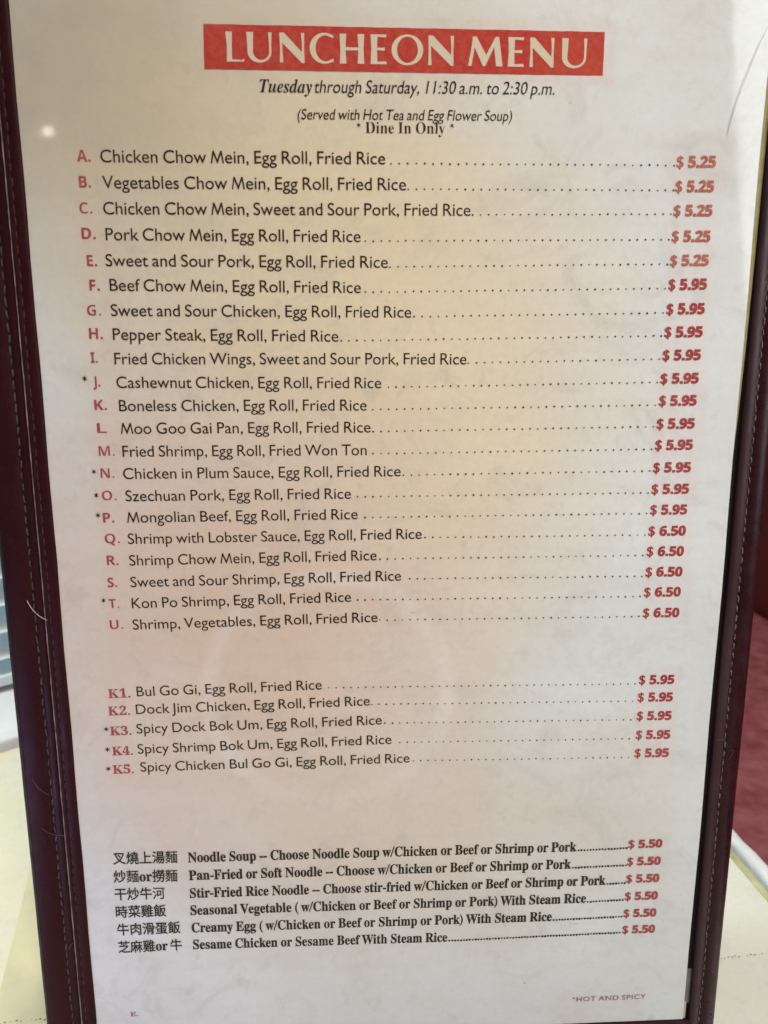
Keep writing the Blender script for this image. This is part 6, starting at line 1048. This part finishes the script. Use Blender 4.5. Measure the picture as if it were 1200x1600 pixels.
for name, style, text, u0, v0, u1, v1 in RUNS:
    bm = bmesh.new()
    if style in 'DE':                                             # a row of leader dots
        d = Vector((u1 - u0, v1 - v0))
        pitch, rad = (2.4, .28) if style == 'D' else (1.03, .40)
        k = max(2, round(d.length / pitch))
        for i in range(k + 1):
            c = Vector((u0, v0)) + d * (i / k)
            rr = rad * random.uniform(.8, 1.12)
            loops_to_bm(bm, [circle(c.x + random.uniform(-.05, .05), c.y + random.uniform(-.07, .07) - .15, rr, 10)], on_sheet(.12))
        obj(name, bm, M_DOT if style == 'D' else M_INK_BOLD, sheet)
        continue
    face, size, bold, slant, track, mt = STYLE[style]
    if style == 'B' and text[0] in 'CGLMNOQTU':                  # the copier thinned some of the letters
        bold -= .010
    gl = layout(face, text, bold, slant, track)
    xs = [x for g in gl for l in g for x, y in l]
    ys = [y for g in gl for l in g for x, y in l]
    x0, x1 = min(xs), max(xs)
    ex = Vector((u1 - u0, v1 - v0))
    L = ex.length
    ex.normalize()
    ey = Vector((ex.y, -ex.x))                                    # up the sheet
    kx = L / (x1 - x0)
    base = -min(ys) * size if style == 'C' else (-(max(ys) + min(ys)) / 2 * size if style == 'X' else 0.0)
    for g in gl:
        loops_to_bm(bm, g, lambda x, y: P(*(Vector((u0, v0)) + ex * ((x - x0) * kx) + ey * (y * size + base)), .12))
    obj(name, bm, M_PRICE_FADED if text == '$ 5.25' else mt, sheet)

# ---------------------------------------------------------------- fibres caught on the cover
def hair(label, pts, r, group=None):
    n = 14
    q = []
    for i in range(n + 1):
        t = i / n
        a, b, c = (P(*p) for p in pts)
        q.append(a * (1 - t) ** 2 + b * 2 * t * (1 - t) + c * t * t)
    w = [menu_m @ p for p in q]
    base = w[n // 2].copy()
    o = obj('stray_hair', tube_bm([p - base for p in w], r, None, 5), M_HAIR if r > .0001 else M_FIBRE)
    o.location = base
    tag(o, label, 'hair', 'stray hairs on the menu cover')


hair('thick white bristle lying across the stitched left wing of the menu', [(-111.5, 26.8, .5), (-109.8, 31.6, .8), (-105.6, 33.3, 1.1)], .00011)
hair('fine curved hair on the left wing of the menu, beside the lowest K rows', [(-115.4, 87.5, .4), (-113.6, 92.4, .5), (-110.0, 93.8, .5)], .00003)
hair('long fine hair crossing the left stitching, level with the gap above the noodle rows', [(-114, 105.5, .4), (-111.0, 108.8, .7), (-105.9, 108.3, 1.0)], .00003)
hair('short pale hair standing off the seam beside the lowest noodle rows', [(-108.4, 152.3, .5), (-107.6, 149.2, 1.2), (-105.6, 149.0, 1.1)], .00004)
hair('crossed grey fibre on the right border of the menu, over the stitching', [(112.6, 79.6, 1.5), (115.4, 78.2, 1.5), (116.6, 82.2, 1.6)], .00003)
hair('tiny curled fibre on the rolled right border, just right of the stitching', [(117.0, 83.5, 1.75), (119.2, 81.2, 2.2), (117.4, 86.3, 1.8)], .00003)

# ---------------------------------------------------------------- the table
def table_material():
    mt, nt, bs = mat('cream_tabletop')
    co = coords(nt)
    c = mix(nt, ramp(nt, noise(nt, co, 24, 4), 0.3, 0.7), (0.76, 0.73, 0.57), (0.82, 0.80, 0.69))
    c = mix(nt, ramp(nt, noise(nt, co, 300, 4), 0.55, 0.75), c, (0.80, 0.79, 0.72))
    nt.links.new(c, bs.inputs['Base Color'])
    sp = node(nt, 'ShaderNodeSeparateXYZ')
    nt.links.new(co, sp.inputs[0])
    warm_tint = math_n(nt, 'ADD', math_n(nt, 'MULTIPLY', sp.outputs[0], -14.0), math_n(nt, 'ADD', math_n(nt, 'MULTIPLY', sp.outputs[1], -11.0), math_n(nt, 'MULTIPLY', noise(nt, co, 18, 4), 0.8)))
    c = mix(nt, math_n(nt, 'MULTIPLY', ramp(nt, warm_tint, 0.2, 2.4), 0.4), c, (0.76, 0.66, 0.34))  # warm light at the near left, tinted into the tabletop colour
    gl_ = ramp(nt, noise(nt, co, 120, 6, 0.7, 0.8), 0.5, 0.72)
    c = mix(nt, math_n(nt, 'MULTIPLY', gl_, 0.45), c, (0.58, 0.58, 0.55))
    nt.links.new(c, bs.inputs['Base Color'])
    bs.inputs['Roughness'].default_value = 0.4
    bs.inputs['Coat Weight'].default_value = 0.8
    bs.inputs['Coat Roughness'].default_value = 0.12
    nt.links.new(bump(nt, noise(nt, co, 260, 3), 0.35, 0.0006), bs.inputs['Coat Normal'])
    return mt


M_TABLE = table_material()
M_RIM = plain('white_rim', (0.80, 0.80, 0.78), 0.3, 0.08, 150, 0.0002)
M_GROOVE = plain('grey_groove', (0.40, 0.42, 0.44), 0.4, 0.3, 120)
M_INLAY = plain('olive_inlay', (0.56, 0.54, 0.28), 0.4, 0.35, 120)
M_PERF = plain('dark_speck', (0.16, 0.13, 0.10), 0.7, 0.4, 400)
M_STEEL = plain('black_iron', (0.03, 0.03, 0.03), 0.5)
TA = R(6.0)
tx, ty = Vector((math.cos(TA), math.sin(TA))), Vector((-math.sin(TA), math.cos(TA)))
table_m = Matrix.Rotation(TA, 4, 'Z')
table_m.translation = Vector((0, 0, -0.74))
table = thing('table', 'cream tabletop with a white rounded edge and olive inlay line, under the menu', 'table', table_m)
H = 0.74


def TL(x, y):
    p = Vector((x, y))
    return (p.dot(tx), p.dot(ty))


EX = Vector((.1916, .090)).dot(tx)                                 # the edge beside the menu
RIM = 0.0095
sill0, sd = Vector((-.222, .194)), Vector((.8, .6)).normalized()
out = [(EX - RIM, -.55), (EX - RIM, .47), TL(*(sill0 + sd * .33)), TL(*(sill0 - sd * .5)), TL(-.62, -.5)]
obj('table_top', extrude_outline(out, H - .03, H), M_TABLE, table)
bm = bmesh.new()
prof = [(-RIM + .0001, -.003), (-RIM + .0001, .0008), (-RIM + .0012, .0016), (-.006, .0019), (-.0032, .0014), (-.0012, .0), (-.0002, -.003), (0, -.007), (-.0003, -.026), (-.002, -.031), (-RIM + .0001, -.031)]
rows = []
wx = wz = 0.0
NE = 330
for i in range(NE + 1):                                            # a soft, slightly lumpy edge
    wx = wx * .86 + random.uniform(-.00042, .00042)
    wz = wz * .82 + random.uniform(-.00022, .00022)
    rows.append([bm.verts.new((EX + px + (wx if px > -.0085 else 0), -.55 + 1.02 * i / NE, H + pz + (wz if pz > -.002 and px > -.0085 else 0))) for px, pz in prof])
for i in range(NE):
    for k in range(len(prof)):
        j = (k + 1) % len(prof)
        bm.faces.new((rows[i][k], rows[i][j], rows[i + 1][j], rows[i + 1][k]))
bm.faces.new(rows[0])
bm.faces.new(rows[-1])
bmesh.ops.recalc_face_normals(bm, faces=bm.faces)
obj('table_edge', bm, M_RIM, table, True)
obj('groove_strip', box_bm(EX - RIM - .0016, EX - RIM, -.55, .47, H - .002, H + .0003), M_GROOVE, table)
obj('inlay_strip', box_bm(EX - RIM - .0056, EX - RIM - .0020, -.55, .47, H - .002, H + .0003), M_INLAY, table)
bm = bmesh.new()
a, b = Vector((-.1443, .0065)), Vector((.1645, .0247))
d = (b - a)
k = 0
s = -.5
while s < 1.08:
    p = a + d * s + Vector((0, random.uniform(-.00045, .00045)))
    if random.random() < .86:
        q = TL(p.x, p.y)
        r = random.uniform(.00016, .00036)
        n = 7
        bm.faces.new([bm.verts.new((q[0] + r * 1.4 * math.cos(2 * math.pi * j / n), q[1] + r * math.sin(2 * math.pi * j / n), H + .0006)) for j in range(n)])
    s += .0058 * random.uniform(.8, 1.2)
obj('perforated_line', bm, M_PERF, table)
obj('pedestal', extrude_outline(circle(-.1, .0, .05, 24), .03, H - .03), M_STEEL, table)
obj('foot', extrude_outline(circle(-.1, .0, .24, 32), 0, .03, .008), M_STEEL, table)

# pale paper mat slipped under the menu
M_MAT = plain('cream_paper', (0.70, 0.63, 0.38), 0.55, 0.12, 60)
bm = extrude_outline([(-.1445, -.012), (-.166, .0875), (-.190, .197), (.085, .215), (.1, -.012)], .0001, .0004)
mo = obj('paper_mat', bm, M_MAT)
tag(mo, 'thin cream paper mat lying on the table under the left half of the menu', 'paper mat')

# ---------------------------------------------------------------- window and blind beyond the table
nrm = Vector((-sd.y, sd.x))                                        # away from the reader
wm = Matrix.Identity(4)
wm.col[0][:3] = (sd.x, sd.y, 0)
wm.col[1][:3] = (nrm.x, nrm.y, 0)
wm.translation = Vector((sill0.x, sill0.y, 0))
M_WHITE = plain('white_paint', (0.78, 0.79, 0.78), 0.4, 0.06, 60)
M_SLAT = plain('white_slat', (0.74, 0.80, 0.82), 0.35, 0.05, 60)
mt, nt, bs = mat('daylight_pane')
bs.inputs['Base Color'].default_value = (0.2, 0.3, 0.32, 1)
bs.inputs['Roughness'].default_value = 0.1
bs.inputs['Emission Color'].default_value = (0.42, 0.72, 0.78, 1)
bs.inputs['Emission Strength'].default_value = PANE_EMIT
M_PANE = mt
win = thing('window', 'daylit window with a white sill behind the slatted blind, at the table end', 'window', wm)
obj('window_sill', box_bm(-.5, .36, .0, .125, -.03, .008, .003), M_WHITE, win, True)
obj('window_pane', box_bm(-.48, .34, .108, .112, .03, .50), M_PANE, win)
fr = box_bm(-.5, .36, .105, .13, .008, .03)
box_bm(-.5, .36, .105, .13, .50, .53, bm=fr)
box_bm(-.5, -.48, .105, .13, .03, .50, bm=fr)
box_bm(.34, .36, .105, .13, .03, .50, bm=fr)
obj('window_frame', fr, M_WHITE, win)
blind = thing('window_blind', 'white slatted window blind hanging over the sill, left of the menu', 'blind', wm @ Matrix.Translation((0, .075, .008)))
obj('bottom_rail', box_bm(-.47, .33, -.012, .012, .004, .012, .002), M_SLAT, blind)
obj('head_rail', box_bm(-.47, .33, -.015, .015, .485, .51, .002), M_SLAT, blind)
slat0 = None
for i in range(24):
    if slat0 is None:
        o = slat0 = obj('slat', box_bm(-.47, .33, -.0125, .0125, -.0004, .0004), M_SLAT, blind)
    else:
        o = slat0.copy()
        COL.objects.link(o)
        o.parent = blind
    o.location = (0, 0, .030 + .019 * i)
    o.rotation_euler = (R(32), 0, 0)
for x in (-.30, .0, .25):
    obj('ladder_cord', tube_bm([Vector((x, -.0128, .01)), Vector((x, -.0128, .25)), Vector((x, -.0128, .49))], .0006, None, 5), M_WHITE, blind)

# ---------------------------------------------------------------- booth bench beyond the table edge
def booth_material():
    mt, nt, bs = mat('mauve_vinyl')
    co = coords(nt)
    c = mix(nt, ramp(nt, noise(nt, co, 38, 6, 0.65), 0.35, 0.65), (0.34, 0.068, 0.085), (0.54, 0.18, 0.20))
    nt.links.new(c, bs.inputs['Base Color'])
    bs.inputs['Roughness'].default_value = 0.5
    nt.links.new(bump(nt, noise(nt, co, 220, 3), 0.4, 0.001), bs.inputs['Normal'])
    return mt


M_VINYL = booth_material()
M_VINYL_BACK = plain('red_brown_vinyl', (0.16, 0.026, 0.014), 0.45, 0.4, 9, 0.0006)
M_WOOD = plain('dark_wood', (0.05, 0.025, 0.015), 0.5, 0.4, 20)
bmtx = Matrix.Rotation(TA, 4, 'Z')
bmtx.translation = Vector((.33, .30, -.74))
booth = thing('booth_bench', 'maroon vinyl booth bench beyond the white table edge', 'bench', bmtx)
obj('seat', box_bm(0, .50, -.6, 1.5, .32, .46, .03, 5), M_VINYL, booth, True)
obj('backrest', box_bm(.50, .62, -.6, 1.5, .40, 1.15, .04, 5), M_VINYL_BACK, booth, True)
obj('bench_base', box_bm(.04, .6, -.6, 1.5, 0, .32), M_WOOD, booth)

# ---------------------------------------------------------------- floor
mt = plain('dark_carpet', (0.07, 0.03, 0.035), 0.9, 0.4, 90, 0.002)
bm = bmesh.new()
bmesh.ops.create_grid(bm, x_segments=1, y_segments=1, size=4)
fl = obj('floor', bm, mt)
fl.location = (0, 0, -.74)
fl['kind'] = 'structure'
